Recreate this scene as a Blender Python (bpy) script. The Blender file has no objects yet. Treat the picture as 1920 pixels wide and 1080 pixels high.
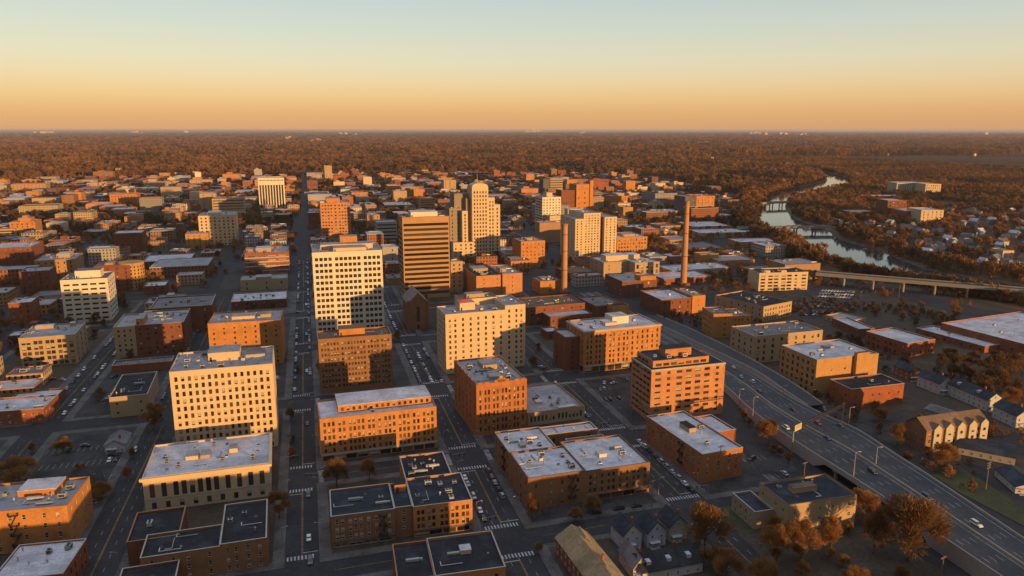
import bpy, bmesh, math, random
from mathutils import Vector
R_ = math.radians
random.seed(11)
scene = bpy.context.scene
COL = scene.collection

# ------------------------------------------------------------------ camera
EYE = 150.0
FOCAL = 1400.0 / 1920.0          # focal length in image widths
PITCH = math.atan(297.0 / 1400.0)
YAW = R_(15.24)                  # the avenues run along +Y; the camera looks to the right of them
cam_d = bpy.data.cameras.new('camera')
cam = bpy.data.objects.new('camera', cam_d)
COL.objects.link(cam)
cam_d.sensor_width = 36.0
cam_d.lens = 36.0 * FOCAL
cam_d.clip_start = 1.0
cam_d.clip_end = 200000.0
cam.location = (0, 0, EYE)
cam.rotation_euler = (R_(90) - PITCH, 0, -YAW)
scene.camera = cam
scene.render.resolution_x, scene.render.resolution_y = 1024, 576

# ------------------------------------------------------------------ sun, sky, exposure
SUN_EL, SUN_AZ = R_(3.8), R_(152.0)      # azimuth clockwise from +Y: low, behind the camera to the right
sd = bpy.data.lights.new('sun', 'SUN')
sd.energy = 5.0
sd.angle = R_(0.5)
sd.color = (1.0, 0.54, 0.185)
sun = bpy.data.objects.new('sun', sd)
COL.objects.link(sun)
to_sun = Vector((math.sin(SUN_AZ) * math.cos(SUN_EL), math.cos(SUN_AZ) * math.cos(SUN_EL), math.sin(SUN_EL)))
sun.rotation_euler = to_sun.to_track_quat('Z', 'Y').to_euler()

world = bpy.data.worlds.new('World')
scene.world = world
world.use_nodes = True
nt = world.node_tree
nt.nodes.clear()
def N(t, kind, **kw):
    n = t.nodes.new(kind)
    for k, v in kw.items(): setattr(n, k, v)
    return n
tc = N(nt, 'ShaderNodeTexCoord')
sep = N(nt, 'ShaderNodeSeparateXYZ')
nt.links.new(tc.outputs['Generated'], sep.inputs[0])
ramp = N(nt, 'ShaderNodeValToRGB')
SKY = [(0.0, (.74, .40, .205)), (.022, (.80, .44, .215)), (.04, (.85, .54, .27)), (.062, (.84, .64, .40)), (.085, (.77, .69, .51)),
       (.12, (.65, .67, .59)), (.165, (.52, .61, .63)), (.30, (.27, .34, .43)), (.6, (.36, .44, .60)), (.85, (.85, .92, 1.14)), (1.0, (1.2, 1.26, 1.5))]
el = ramp.color_ramp.elements
el[0].position, el[0].color = SKY[0][0], (*SKY[0][1], 1)
el[1].position, el[1].color = SKY[-1][0], (*SKY[-1][1], 1)
for p, c in SKY[1:-1]:
    e = el.new(p); e.color = (*c, 1)
nt.links.new(sep.outputs['Z'], ramp.inputs[0])
sky = N(nt, 'ShaderNodeTexSky', sky_type='NISHITA', sun_disc=False, sun_elevation=SUN_EL, sun_rotation=SUN_AZ)
bg1 = N(nt, 'ShaderNodeBackground'); bg1.inputs[1].default_value = 0.05
bg2 = N(nt, 'ShaderNodeBackground'); bg2.inputs[1].default_value = 0.66
add = N(nt, 'ShaderNodeAddShader')
out = N(nt, 'ShaderNodeOutputWorld')
nt.links.new(sky.outputs[0], bg1.inputs[0])
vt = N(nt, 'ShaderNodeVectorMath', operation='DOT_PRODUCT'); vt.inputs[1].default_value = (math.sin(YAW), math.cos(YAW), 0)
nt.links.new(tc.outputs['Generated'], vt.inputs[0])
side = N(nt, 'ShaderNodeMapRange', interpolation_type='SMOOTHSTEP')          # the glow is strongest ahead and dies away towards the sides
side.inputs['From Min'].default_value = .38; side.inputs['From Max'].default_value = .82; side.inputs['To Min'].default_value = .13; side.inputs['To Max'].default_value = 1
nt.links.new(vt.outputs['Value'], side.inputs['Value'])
high = N(nt, 'ShaderNodeMapRange', interpolation_type='SMOOTHSTEP')
high.inputs['From Min'].default_value = .5; high.inputs['From Max'].default_value = .93
nt.links.new(sep.outputs['Z'], high.inputs['Value'])
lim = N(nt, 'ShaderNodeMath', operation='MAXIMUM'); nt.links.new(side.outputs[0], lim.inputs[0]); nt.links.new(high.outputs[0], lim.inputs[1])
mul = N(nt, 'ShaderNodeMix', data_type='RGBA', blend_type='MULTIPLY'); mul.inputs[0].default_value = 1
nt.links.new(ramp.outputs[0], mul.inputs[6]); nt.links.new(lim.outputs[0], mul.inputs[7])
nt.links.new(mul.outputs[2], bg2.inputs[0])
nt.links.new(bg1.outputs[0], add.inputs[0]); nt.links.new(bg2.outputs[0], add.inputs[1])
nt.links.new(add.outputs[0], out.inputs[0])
vs = scene.view_settings
vs.view_transform = 'Standard'; vs.look = 'None'; vs.exposure = 0.28; vs.gamma = 1.0
try: vs.use_curve_mapping = False
except Exception: pass
scene.cycles.max_bounces = 5
scene.cycles.diffuse_bounces = 2
scene.cycles.glossy_bounces = 2
scene.cycles.volume_bounces = 0

# ------------------------------------------------------------------ pixel <-> place (used for wording labels and leaving views open)
_F = Vector((math.sin(YAW) * math.cos(PITCH), math.cos(YAW) * math.cos(PITCH), -math.sin(PITCH)))
_R = Vector((math.cos(YAW), -math.sin(YAW), 0))
_U = _R.cross(_F)
def proj(x, y, z=0.0):
    v = Vector((x, y, z - EYE)); d = v.dot(_F)
    if d < 1: return (-9999, 9999)
    return 960 + 1400 * v.dot(_R) / d, 540 - 1400 * v.dot(_U) / d
def at(px, py, z=0.0):
    d = _F + _R * ((px - 960) / 1400) - _U * ((py - 540) / 1400)
    t = (z - EYE) / d.z
    return d.x * t, d.y * t

# ------------------------------------------------------------------ materials
MATS = {}
def mat(name, color, rough=.85, var=.18, scale=.25, fine=2.5, streak=0.0, metallic=0.0, spec=.25, patch=0.0, patch_col=None, random_obj=0.0):
    if name in MATS: return MATS[name]
    m = bpy.data.materials.new(name); m.use_nodes = True
    t = m.node_tree; b = t.nodes['Principled BSDF']
    b.inputs['Roughness'].default_value = rough
    b.inputs['Metallic'].default_value = metallic
    b.inputs['Specular IOR Level'].default_value = spec
    co = N(t, 'ShaderNodeTexCoord')
    n1 = N(t, 'ShaderNodeTexNoise'); n1.inputs['Scale'].default_value = scale; n1.inputs['Detail'].default_value = 4
    n2 = N(t, 'ShaderNodeTexNoise'); n2.inputs['Scale'].default_value = fine; n2.inputs['Detail'].default_value = 2
    t.links.new(co.outputs['Object'], n1.inputs['Vector']); t.links.new(co.outputs['Object'], n2.inputs['Vector'])
    a = N(t, 'ShaderNodeMath', operation='ADD')
    t.links.new(n1.outputs['Fac'], a.inputs[0]); t.links.new(n2.outputs['Fac'], a.inputs[1])
    val = a.outputs[0]
    if streak:
        mp = N(t, 'ShaderNodeMapping'); mp.inputs['Scale'].default_value = (1.2, 1.2, .06)
        t.links.new(co.outputs['Object'], mp.inputs['Vector'])
        n3 = N(t, 'ShaderNodeTexNoise'); n3.inputs['Scale'].default_value = 1.0; n3.inputs['Detail'].default_value = 3
        t.links.new(mp.outputs[0], n3.inputs['Vector'])
        a2 = N(t, 'ShaderNodeMath', operation='MULTIPLY_ADD'); a2.inputs[1].default_value = streak; 
        t.links.new(n3.outputs['Fac'], a2.inputs[0]); t.links.new(val, a2.inputs[2]); val = a2.outputs[0]
    mr = N(t, 'ShaderNodeMapRange')
    mr.inputs['From Min'].default_value = .7; mr.inputs['From Max'].default_value = 1.3 + streak
    mr.inputs['To Min'].default_value = 1 - var; mr.inputs['To Max'].default_value = 1 + var
    t.links.new(val, mr.inputs['Value'])
    mx = N(t, 'ShaderNodeMix', data_type='RGBA', blend_type='MULTIPLY'); mx.inputs[0].default_value = 1
    if color == 'object':
        oi = N(t, 'ShaderNodeObjectInfo'); t.links.new(oi.outputs['Color'], mx.inputs[6])
    else:
        mx.inputs[6].default_value = (*color, 1)
    t.links.new(mr.outputs[0], mx.inputs[7])
    res = mx.outputs[2]
    if random_obj:
        oi = N(t, 'ShaderNodeObjectInfo')
        m2 = N(t, 'ShaderNodeMapRange'); m2.inputs['To Min'].default_value = 1 - random_obj; m2.inputs['To Max'].default_value = 1 + random_obj
        t.links.new(oi.outputs['Random'], m2.inputs['Value'])
        mx3 = N(t, 'ShaderNodeMix', data_type='RGBA', blend_type='MULTIPLY'); mx3.inputs[0].default_value = 1
        t.links.new(res, mx3.inputs[6]); t.links.new(m2.outputs[0], mx3.inputs[7]); res = mx3.outputs[2]
    if patch:
        v = N(t, 'ShaderNodeTexNoise'); v.inputs['Scale'].default_value = .11; v.inputs['Detail'].default_value = 6; v.inputs['Roughness'].default_value = .62
        t.links.new(co.outputs['Object'], v.inputs['Vector'])
        r2 = N(t, 'ShaderNodeMapRange'); r2.inputs['From Min'].default_value = .50; r2.inputs['From Max'].default_value = .62
        r2.inputs['To Max'].default_value = patch
        t.links.new(v.outputs['Fac'], r2.inputs['Value'])
        m3 = N(t, 'ShaderNodeMix', data_type='RGBA'); m3.inputs[7].default_value = (*patch_col, 1)
        t.links.new(r2.outputs[0], m3.inputs[0]); t.links.new(res, m3.inputs[6]); res = m3.outputs[2]
    t.links.new(res, b.inputs['Base Color'])
    MATS[name] = m
    return m

WALL = {  # base colours
    'cream': (.56, .43, .275), 'white': (.64, .575, .475), 'tan': (.40, .29, .175), 'olive': (.37, .30, .18), 'orange': (.46, .205, .068), 'rust': (.38, .150, .055), 'ochre': (.43, .245, .095), 'salmon': (.47, .225, .105), 'copper': (.40, .235, .11),
    'red': (.29, .098, .046), 'dark': (.20, .080, .046), 'brown': (.26, .135, .068), 'grey': (.36, .33, .30), 'stone': (.44, .38, .29), 'darkgrey': (.12, .11, .105), 'shade stone': (.27, .22, .165),  # shade stone: the deco tower's shaded left side put into the wall colour
}
def wall_mat(c):
    brick = c in ('orange', 'red', 'dark', 'brown', 'rust', 'ochre', 'salmon')
    return mat('wall ' + c, WALL[c], rough=.9, var=.30 if brick else .16, scale=.10, fine=1.1, streak=.6 if brick else .5,
               patch=.5 if brick else .32, patch_col=tuple(v * (.62 if brick else .78) for v in WALL[c]))
ROOF = {'pale': (.58, .57, .59), 'grey': (.34, .335, .345), 'mid': (.20, .19, .195), 'dark': (.030, .033, .037), 'slate': (.034, .042, .053), 'rust': (.20, .13, .085), 'shingle': (.15, .12, .09), 'tan shingle': (.34, .24, .13)}
def roof_mat(c):
    d = ROOF[c]
    k = .55 if d[0] > .15 else 1.8
    if 'roof ' + c in MATS: return MATS['roof ' + c]
    m = mat('roof ' + c, d, rough=.92, var=.26, scale=.22, fine=1.6, patch=.7, patch_col=tuple(v * k for v in d), spec=.15)
    t = m.node_tree; b = t.nodes['Principled BSDF']; src = b.inputs['Base Color'].links[0].from_socket
    co = N(t, 'ShaderNodeTexCoord')
    br = N(t, 'ShaderNodeTexBrick'); br.inputs['Scale'].default_value = 1; br.inputs['Brick Width'].default_value = 7.5; br.inputs['Row Height'].default_value = 2.1; br.inputs['Mortar Size'].default_value = .07
    br.inputs['Color1'].default_value = (1, 1, 1, 1); br.inputs['Color2'].default_value = (.86, .86, .87, 1); br.inputs['Mortar'].default_value = (.68, .67, .66, 1)
    t.links.new(co.outputs['Object'], br.inputs['Vector'])
    n = N(t, 'ShaderNodeTexNoise'); n.inputs['Scale'].default_value = .35; n.inputs['Detail'].default_value = 7; n.inputs['Roughness'].default_value = .7
    t.links.new(co.outputs['Object'], n.inputs['Vector'])
    r = N(t, 'ShaderNodeMapRange'); r.inputs['From Min'].default_value = .56; r.inputs['From Max'].default_value = .72; r.inputs['To Min'].default_value = 1; r.inputs['To Max'].default_value = .5
    t.links.new(n.outputs['Fac'], r.inputs['Value'])
    m1 = N(t, 'ShaderNodeMix', data_type='RGBA', blend_type='MULTIPLY'); m1.inputs[0].default_value = 1; t.links.new(src, m1.inputs[6]); t.links.new(br.outputs['Color'], m1.inputs[7])
    m2 = N(t, 'ShaderNodeMix', data_type='RGBA', blend_type='MULTIPLY'); m2.inputs[0].default_value = 1; t.links.new(m1.outputs[2], m2.inputs[6]); t.links.new(r.outputs[0], m2.inputs[7])
    t.links.new(m2.outputs[2], b.inputs['Base Color'])
    return m
def glass_mat(name, color, rough=.12):
    if name in MATS: return MATS[name]
    m = bpy.data.materials.new(name); m.use_nodes = True
    t = m.node_tree; b = t.nodes['Principled BSDF']
    b.inputs['Roughness'].default_value = rough; b.inputs['Specular IOR Level'].default_value = .5
    oi = N(t, 'ShaderNodeObjectInfo')
    mr = N(t, 'ShaderNodeMapRange'); mr.inputs['To Min'].default_value = .4; mr.inputs['To Max'].default_value = 2.6
    t.links.new(oi.outputs['Random'], mr.inputs['Value'])
    mx = N(t, 'ShaderNodeMix', data_type='RGBA', blend_type='MULTIPLY'); mx.inputs[0].default_value = 1
    mx.inputs[6].default_value = (*color, 1); t.links.new(mr.outputs[0], mx.inputs[7]); t.links.new(mx.outputs[2], b.inputs['Base Color'])
    MATS[name] = m
    return m
GLASS = glass_mat('window glass', (.028, .026, .026))
GLASS2 = glass_mat('window glass brown', (.060, .042, .030), .25)
BLIND = mat('window blind', (.42, .37, .30), var=.1)
FR = {'dark': mat('frame dark', (.05, .042, .038), rough=.6), 'white': mat('frame white', (.62, .60, .56), rough=.6), 'tan': mat('frame tan', (.34, .25, .16), rough=.6)}
M_COP = {'pale': mat('coping pale', (.42, .38, .33)), 'dark': mat('coping dark', (.14, .10, .085)), 'brick': mat('coping brick', (.36, .17, .09))}
M_METAL = mat('rooftop metal', (.42, .41, .39), rough=.5, var=.25, metallic=.2, random_obj=.35)
M_DARK = mat('dark grille', (.04, .04, .042), rough=.6)
M_CONC = mat('concrete', (.27, .255, .235), var=.22, scale=.2, streak=.4)
M_WALLC = mat('barrier concrete', (.36, .34, .31), var=.25, scale=.15, streak=.6)
M_ASPH = mat('asphalt', (.036, .0365, .038), rough=.88, var=.3, scale=.05, fine=.6, patch=.5, patch_col=(.023, .0235, .025))
M_HWY = mat('highway asphalt', (.060, .061, .064), rough=.8, var=.22, scale=.04, fine=.5, patch=.4, patch_col=(.046, .046, .049))
M_PAVE = mat('pavement concrete', (.105, .098, .09), var=.35, scale=.12, fine=1.2, patch=.75, patch_col=(.050, .048, .045))
M_LOT = mat('parking asphalt', (.046, .044, .042), var=.4, scale=.08, fine=.8, patch=.85, patch_col=(.022, .0215, .021))
M_DIRT = mat('yard soil', (.060, .047, .033), var=.45, scale=.08, fine=.7, patch=.7, patch_col=(.05, .048, .026))
M_GRASS = mat('lawn grass', (.050, .060, .024), var=.35, scale=.12, fine=1.5, patch=.5, patch_col=(.075, .062, .03))
M_WHITE = mat('road paint white', (.40, .40, .39), var=.45, scale=.6, fine=4, patch=.6, patch_col=(.12, .12, .12))
M_YEL = mat('road paint yellow', (.34, .21, .06), var=.45, scale=.6, fine=4, patch=.6, patch_col=(.10, .08, .05))
M_STEEL = mat('lamp steel', (.33, .31, .28), rough=.5, metallic=.3)
M_WOODP = mat('pole timber', (.20, .14, .09), rough=.9)

# ------------------------------------------------------------------ mesh helpers
class MB:
    def __init__(s): s.v, s.f, s.m, s.uv = [], [], [], None
    def poly(s, pts, mi=0):
        i = len(s.v); s.v.extend(pts); s.f.append(tuple(range(i, i + len(pts)))); s.m.append(mi)
    def box(s, x0, y0, z0, x1, y1, z1, mi=0, bottom=False):
        p = [(x0, y0, z0), (x1, y0, z0), (x1, y1, z0), (x0, y1, z0), (x0, y0, z1), (x1, y0, z1), (x1, y1, z1), (x0, y1, z1)]
        i = len(s.v); s.v.extend(p)
        fs = [(0, 1, 5, 4), (1, 2, 6, 5), (2, 3, 7, 6), (3, 0, 4, 7), (4, 5, 6, 7)]
        if bottom: fs.append((3, 2, 1, 0))
        for f in fs: s.f.append(tuple(i + k for k in f)); s.m.append(mi)
    def tube(s, pts, radii, n=8, mi=0, cap=True):
        rings = []
        for k, p in enumerate(pts):
            p = Vector(p)
            a = Vector(pts[min(k + 1, len(pts) - 1)]) - Vector(pts[max(k - 1, 0)])
            a.normalize()
            u = a.cross(Vector((0, 1, 0))) if abs(a.y) < .9 else a.cross(Vector((1, 0, 0)))
            u.normalize(); w = a.cross(u)
            i = len(s.v)
            for j in range(n):
                q = p + (u * math.cos(2 * math.pi * j / n) + w * math.sin(2 * math.pi * j / n)) * radii[k]
                s.v.append(tuple(q))
            rings.append(i)
        for k in range(len(rings) - 1):
            for j in range(n):
                s.f.append((rings[k] + j, rings[k] + (j + 1) % n, rings[k + 1] + (j + 1) % n, rings[k + 1] + j)); s.m.append(mi)
        if cap:
            s.f.append(tuple(rings[-1] + j for j in range(n))); s.m.append(mi)
    def mesh(s, name, mats):
        me = bpy.data.meshes.new(name); me.from_pydata(s.v, [], s.f)
        for m in mats: me.materials.append(m)
        if len(mats) > 1: me.polygons.foreach_set('material_index', s.m)
        return me
    def build(s, name, mats, parent=None, loc=(0, 0, 0), rz=0.0):
        if not isinstance(mats, (list, tuple)): mats = [mats]
        return link(name, s.mesh(name, mats), parent, loc, rz)
def link(name, me, parent=None, loc=(0, 0, 0), rz=0.0):
    o = bpy.data.objects.new(name, me); COL.objects.link(o)
    if parent is not None: o.parent = parent
    o.location = loc
    if rz: o.rotation_euler = (0, 0, rz)
    return o
def thing(name, label, cat, loc, rz=0.0, group=None):
    o = bpy.data.objects.new(name, None); COL.objects.link(o)
    o.empty_display_size = .5
    o.location = loc; o.rotation_euler = (0, 0, rz)
    if label: o['label'] = label
    o['category'] = cat
    if group: o['group'] = group
    return o
def tag(o, label, cat, group=None):
    if label: o['label'] = label
    o['category'] = cat
    if group: o['group'] = group
    return o
def structure(o): o['kind'] = 'structure'; return o
def stuff(o): o['kind'] = 'stuff'; return o
ORD = ['first', 'second', 'third', 'fourth', 'fifth', 'sixth', 'seventh', 'eighth', 'ninth', 'tenth', 'eleventh', 'twelfth', 'thirteenth', 'fourteenth',
       'fifteenth', 'sixteenth', 'seventeenth', 'eighteenth', 'nineteenth', 'twentieth']
def ordw(i): return ORD[i] if i < 20 else ('twenty-' + ORD[i - 20] if i < 29 else 'thirtieth' if i == 29 else 'thirty-' + ORD[i - 30] if i < 39 else str(i + 1) + 'th')

# ------------------------------------------------------------------ windows
_win = {}
def window_mesh(w, h, style, frame, variant):
    key = (round(w, 1), round(h, 1), style, frame, variant)
    if key in _win: return _win[key]
    w, h = key[0], key[1]
    b = MB(); g = 0; f = 1; bl = 2
    x, z = w / 2, h / 2
    b.poly([(-x, 0, -z), (x, 0, -z), (x, 0, z), (-x, 0, z)], g)
    t = .09 if style != 'ribbon' else .06
    d = -.05
    b.box(-x, d, -z, -x + t, 0, z, f); b.box(x - t, d, -z, x, 0, z, f)
    b.box(-x + t, d, z - t, x - t, 0, z, f); b.box(-x + t, d, -z, x - t, 0, -z + t, f)
    if style == 'sash':
        b.box(-x + t, d + .01, -.05, x - t, 0, .05, f)
    elif style in ('wide', 'ribbon', 'shop'):
        k = max(1, int(round(w / (1.25 if style == 'wide' else 2.0))))
        for i in range(1, k):
            c = -x + w * i / k; b.box(c - .04, d + .01, -z + t, c + .04, 0, z - t, f)
        if style == 'shop': b.box(-x + t, d + .012, z * .5, x - t, 0, z * .5 + .08, f)
    elif style == 'tall':
        for i in range(1, 5):
            c = -z + h * i / 5; b.box(-x + t, d + .01, c - .05, x - t, 0, c + .05, f)
        b.box(-.04, d + .015, -z + t, .04, 0, z - t, f)
    if variant == 1:
        b.poly([(-x + t, -.012, .1 * z), (x - t, -.012, .1 * z), (x - t, -.012, z - t), (-x + t, -.012, z - t)], bl)
    elif variant == 2:
        b.poly([(-x + t, -.012, -.55 * z), (x - t, -.012, -.55 * z), (x - t, -.012, z - t), (-x + t, -.012, z - t)], bl)
    me = b.mesh('window', [GLASS if variant != 3 else GLASS2, FR[frame], BLIND])
    _win[key] = me
    return me

def bays(length, pattern, w, margin=1.0):
    """window spans along a wall; '1' a window, ' ' a wider pier, 'R' one ribbon"""
    if pattern == 'R': return [(margin, length - margin)]
    units = [1.0 if c == '1' else (1.5 if c == '2' else .45) for c in pattern]
    tot = sum(units); u = (length - 2 * margin) / tot
    res, s = [], margin
    for c, k in zip(pattern, units):
        if c in '12':
            ww = min(w * (1.7 if c == '2' else 1), k * u * .86)
            res.append((s + k * u / 2 - ww / 2, s + k * u / 2 + ww / 2))
        s += k * u
    return res

def facade(b, P, length, h, ops, dep=.24, mi=0):
    zs = sorted({0.0, h} | {z for o in ops for z in (o[2], o[3])})
    for z0, z1 in zip(zs, zs[1:]):
        if z1 - z0 < 1e-4: continue
        zc = (z0 + z1) / 2
        cut = sorted((o[0], o[1]) for o in ops if o[2] < zc < o[3])
        s = 0.0
        for a, c in cut + [(length, length)]:
            if a - s > 1e-4: b.poly([P(s, 0, z0), P(a, 0, z0), P(a, 0, z1), P(s, 0, z1)], mi)
            s = max(s, c)
    for a, c, z0, z1 in (o[:4] for o in ops):
        b.poly([P(a, 0, z0), P(c, 0, z0), P(c, dep, z0), P(a, dep, z0)], mi)
        b.poly([P(a, 0, z1), P(c, 0, z1), P(c, dep, z1), P(a, dep, z1)], mi)
        b.poly([P(a, 0, z0), P(a, dep, z0), P(a, dep, z1), P(a, 0, z1)], mi)
        b.poly([P(c, 0, z0), P(c, dep, z0), P(c, dep, z1), P(c, 0, z1)], mi)

# ------------------------------------------------------------------ rooftop pieces (shared meshes)
def hvac_mesh(kind):
    b = MB()
    if kind == 0:
        b.box(-1.3, -.9, .25, 1.3, .9, 1.55); b.box(-1.2, -.8, 0, -1.0, .8, .25, 1); b.box(1.0, -.8, 0, 1.2, .8, .25, 1)
        b.box(-1.1, -.92, .5, 1.1, -.9, 1.3, 1)
        b.tube([(-.6, 0, 1.55), (-.6, 0, 1.75)], [.45, .45], 10, 1); b.tube([(.6, 0, 1.55), (.6, 0, 1.75)], [.45, .45], 10, 1)
    elif kind == 1:
        b.box(-.8, -.8, .15, .8, .8, 1.2); b.tube([(0, 0, 1.2), (0, 0, 1.45)], [.55, .55], 12, 1); b.box(-.7, -.82, .35, .7, -.8, 1.0, 1)
    elif kind == 2:
        b.box(-2.2, -.5, .3, 2.2, .5, 1.1); b.box(-2.0, -.4, 0, -1.8, .4, .3, 1); b.box(1.8, -.4, 0, 2.0, .4, .3, 1); b.box(2.2, -.35, .4, 3.4, .35, 1.0)
        b.box(3.0, -.35, 0, 3.4, .35, .4)
    elif kind == 4:
        b.box(-3.6, -.12, .2, 3.6, .12, .42); b.box(-3.6, -.12, .2, -3.3, 2.4, .42); b.box(1.0, -.3, 0, 1.5, .3, .2, 1); b.box(-2.0, -.3, 0, -1.5, .3, .2, 1)
    elif kind == 5:
        b.box(-.55, -.55, 0, .55, .55, .5); b.box(-.6, -.6, .5, .6, .6, .58, 1)
    else:
        b.tube([(0, 0, 0), (0, 0, 1.0)], [.22, .22], 8); b.tube([(0, 0, 1.0), (0, 0, 1.15), (0, 0, 1.4)], [.42, .42, .1], 8, 0)
    return b.mesh('rooftop_unit', [M_METAL, M_DARK])
HV = [hvac_mesh(i) for i in (0, 1, 2, 3, 4, 5)]
HVN = ['rooftop_unit', 'rooftop_unit', 'roof_duct', 'vent_pipe', 'roof_pipe', 'roof_hatch']

def block(root, dx, dy, z0, W, D, h, sp, first=True, side=None):
    """one volume of a building: walls with real openings, roof, coping, roof fittings; returns its windows"""
    rnd = random.Random(int(W * 131 + D * 17 + h * 7 + dx * 3))
    wm = wall_mat(sp['wall'])
    n = sp.get('n', 3); gf = sp.get('gf', 0.0); top = sp.get('top', 1.3 if n else 0)
    par = sp.get('par', .8)
    fh = (h - gf - top) / max(n, 1)
    wh = min(sp.get('wh', fh * .55), fh * .92)
    style, frame = sp.get('style', 'sash'), sp.get('frame', 'dark')
    def rows(length, pattern, ww):
        ops = []
        if pattern:
            for i in range(n):
                zb = gf + fh * i + (fh - wh) * .5
                for a, c in bays(length, pattern, ww, sp.get('margin', 1.1)):
                    ops.append((a, c, zb, zb + wh, style))
        if sp.get('shop') and gf > 2.4:
            k = max(2, int(length / 5.2))
            for i in range(k):
                a = .7 + (length - 1.4) * i / k; c = .7 + (length - 1.4) * (i + 1) / k - .6
                ops.append((a, c, .35, gf - .75, 'shop'))
        return ops
    side = side or sp.get('side') or ('l' if root['vx'] + dx > 0 else 'r')
    faces = [('f', W, lambda s, d, z: (s, d, z))]
    if side == 'l': faces.append(('l', D, lambda s, d, z: (d, D - s, z)))
    else: faces.append(('r', D, lambda s, d, z: (W - d, s, z)))
    b = MB(); wins = []
    for f, ln, P in faces:
        if f == 'f':
            ops = rows(ln, sp.get('f', ''), sp.get('ww', 1.2))
            for r in sp.get('rows', []):
                for a, c in bays(ln, r[2], r[3], r[4] if len(r) > 4 else 1.1): ops.append((a, c, r[0], r[1], r[5] if len(r) > 5 else style))
        else:
            ops = rows(ln, sp.get('s', ''), sp.get('sww', sp.get('ww', 1.2)))
        skip = sp.get('skip', 0)
        if skip: ops = [o for o in ops if rnd.random() > skip]
        facade(b, P, ln, h, ops)
        for a, c, q0, q1, st in ops:
            wins.append((f, (a + c) / 2, q0, q1, c - a, st))
    # remaining walls
    b.poly([(W, D, 0), (0, D, 0), (0, D, h), (W, D, h)])
    if side == 'l': b.poly([(W, 0, 0), (W, D, 0), (W, D, h), (W, 0, h)])
    else: b.poly([(0, D, 0), (0, 0, 0), (0, 0, h), (0, D, h)])
    t = .3; zr = h - par
    b.poly([(t, t, zr), (W - t, t, zr), (W - t, t, h), (t, t, h)]); b.poly([(t, D - t, zr), (W - t, D - t, zr), (W - t, D - t, h), (t, D - t, h)])
    b.poly([(t, t, zr), (t, D - t, zr), (t, D - t, h), (t, t, h)]); b.poly([(W - t, t, zr), (W - t, D - t, zr), (W - t, D - t, h), (W - t, t, h)])
    b.build('wall', wm, root, (dx, dy, z0))
    c = MB(); o = .08
    for q in ((-o, -o, W + o, t + o), (-o, D - t - o, W + o, D + o), (-o, t + o, t + o, D - t - o), (W - t - o, t + o, W + o, D - t - o)):
        c.box(q[0], q[1], h, q[2], q[3], h + .12, bottom=True)
    c.build('coping', M_COP[sp.get('cop', 'brick')], root, (dx, dy, z0))
    r = MB(); r.poly([(t, t, zr), (W - t, t, zr), (W - t, D - t, zr), (t, D - t, zr)])
    r.build('roof', roof_mat(sp.get('roof', 'grey')), root, (dx, dy, z0))
    if sp.get('cornice'):
        k = MB(); p, hh = sp['cornice'], sp.get('corh', .9); zc = h - sp.get('cord', .9)
        k.box(-p, -p, zc, W + p, 0, zc + hh, bottom=True)
        if side == 'l': k.box(-p, 0, zc, 0, D, zc + hh, bottom=True)
        else: k.box(W, 0, zc, W + p, D, zc + hh, bottom=True)
        k.box(-p * .5, -p * .5, zc - .4, W + p * .5, -.0, zc, bottom=True)
        k.build('cornice', sp.get('cormat') or wm, root, (dx, dy, z0))
    for zb, hb in sp.get('bands', []):
        k = MB(); k.box(-.12, -.12, zb, W + .12, -.0, zb + hb, bottom=True)
        if side == 'l': k.box(-.12, 0, zb, 0, D, zb + hb, bottom=True)
        else: k.box(W, 0, zb, W + .12, D, zb + hb, bottom=True)
        k.build('stone_band', M_COP['pale'], root, (dx, dy, z0))
    if sp.get('shop') and gf > 2.4:
        k = MB(); k.box(.2, -.22, gf - .7, W - .2, 0, gf - .05, bottom=True); k.build('shop_fascia', M_COP[sp.get('fascia', 'pale')], root, (dx, dy, z0))
    for p in sp.get('pent', []):     # rooftop rooms: fx0, fy0, fx1, fy1, height, wall colour, roof colour[, windows]
        fx0, fy0, fx1, fy1, ph, pc, pr = p[:7]
        x0, y0, x1, y1 = t + fx0 * (W - 2 * t), t + fy0 * (D - 2 * t), t + fx1 * (W - 2 * t), t + fy1 * (D - 2 * t)
        k = MB()
        ops = []
        if len(p) > 7 and p[7]:
            ops = [(a, cc, .9, ph - .9) for a, cc in bays(x1 - x0, p[7], 1.3, .6)]
        facade(k, lambda s, d, z: (x0 + s, y0 + d, zr + z), x1 - x0, ph, ops)
        k.poly([(x1, y0, zr), (x1, y1, zr), (x1, y1, zr + ph), (x1, y0, zr + ph)]); k.poly([(x0, y1, zr), (x0, y0, zr), (x0, y0, zr + ph), (x0, y1, zr + ph)])
        k.poly([(x1, y1, zr), (x0, y1, zr), (x0, y1, zr + ph), (x1, y1, zr + ph)])
        ho = k.build('penthouse', wall_mat(pc), root, (dx, dy, z0))
        q = MB(); q.box(x0 - .12, y0 - .12, zr + ph, x1 + .12, y1 + .12, zr + ph + .2, bottom=True)
        q.build('penthouse_roof', roof_mat(pr), ho)
        if ops:
            for a, cc, q0, q1 in ops:
                link('window', window_mesh(cc - a, q1 - q0, 'wide', 'dark', rnd.choice((0, 0, 1, 3))), ho, (x0 + (a + cc) / 2, y0 + .24, zr + (q0 + q1) / 2))
        elif ph > 2.4 and x1 - x0 > 3:
            d = MB(); d.box(x0 + .6, y0 - .05, zr, x0 + 1.6, y0, zr + 2.1); d.build('door', FR['dark'], ho)
    occ = [(t + p[0] * W, t + p[1] * D, t + p[2] * W, t + p[3] * D) for p in sp.get('pent', [])]
    tries, placed = 0, 0
    hv = int(sp.get('hv', 4) * 1.7)
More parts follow.
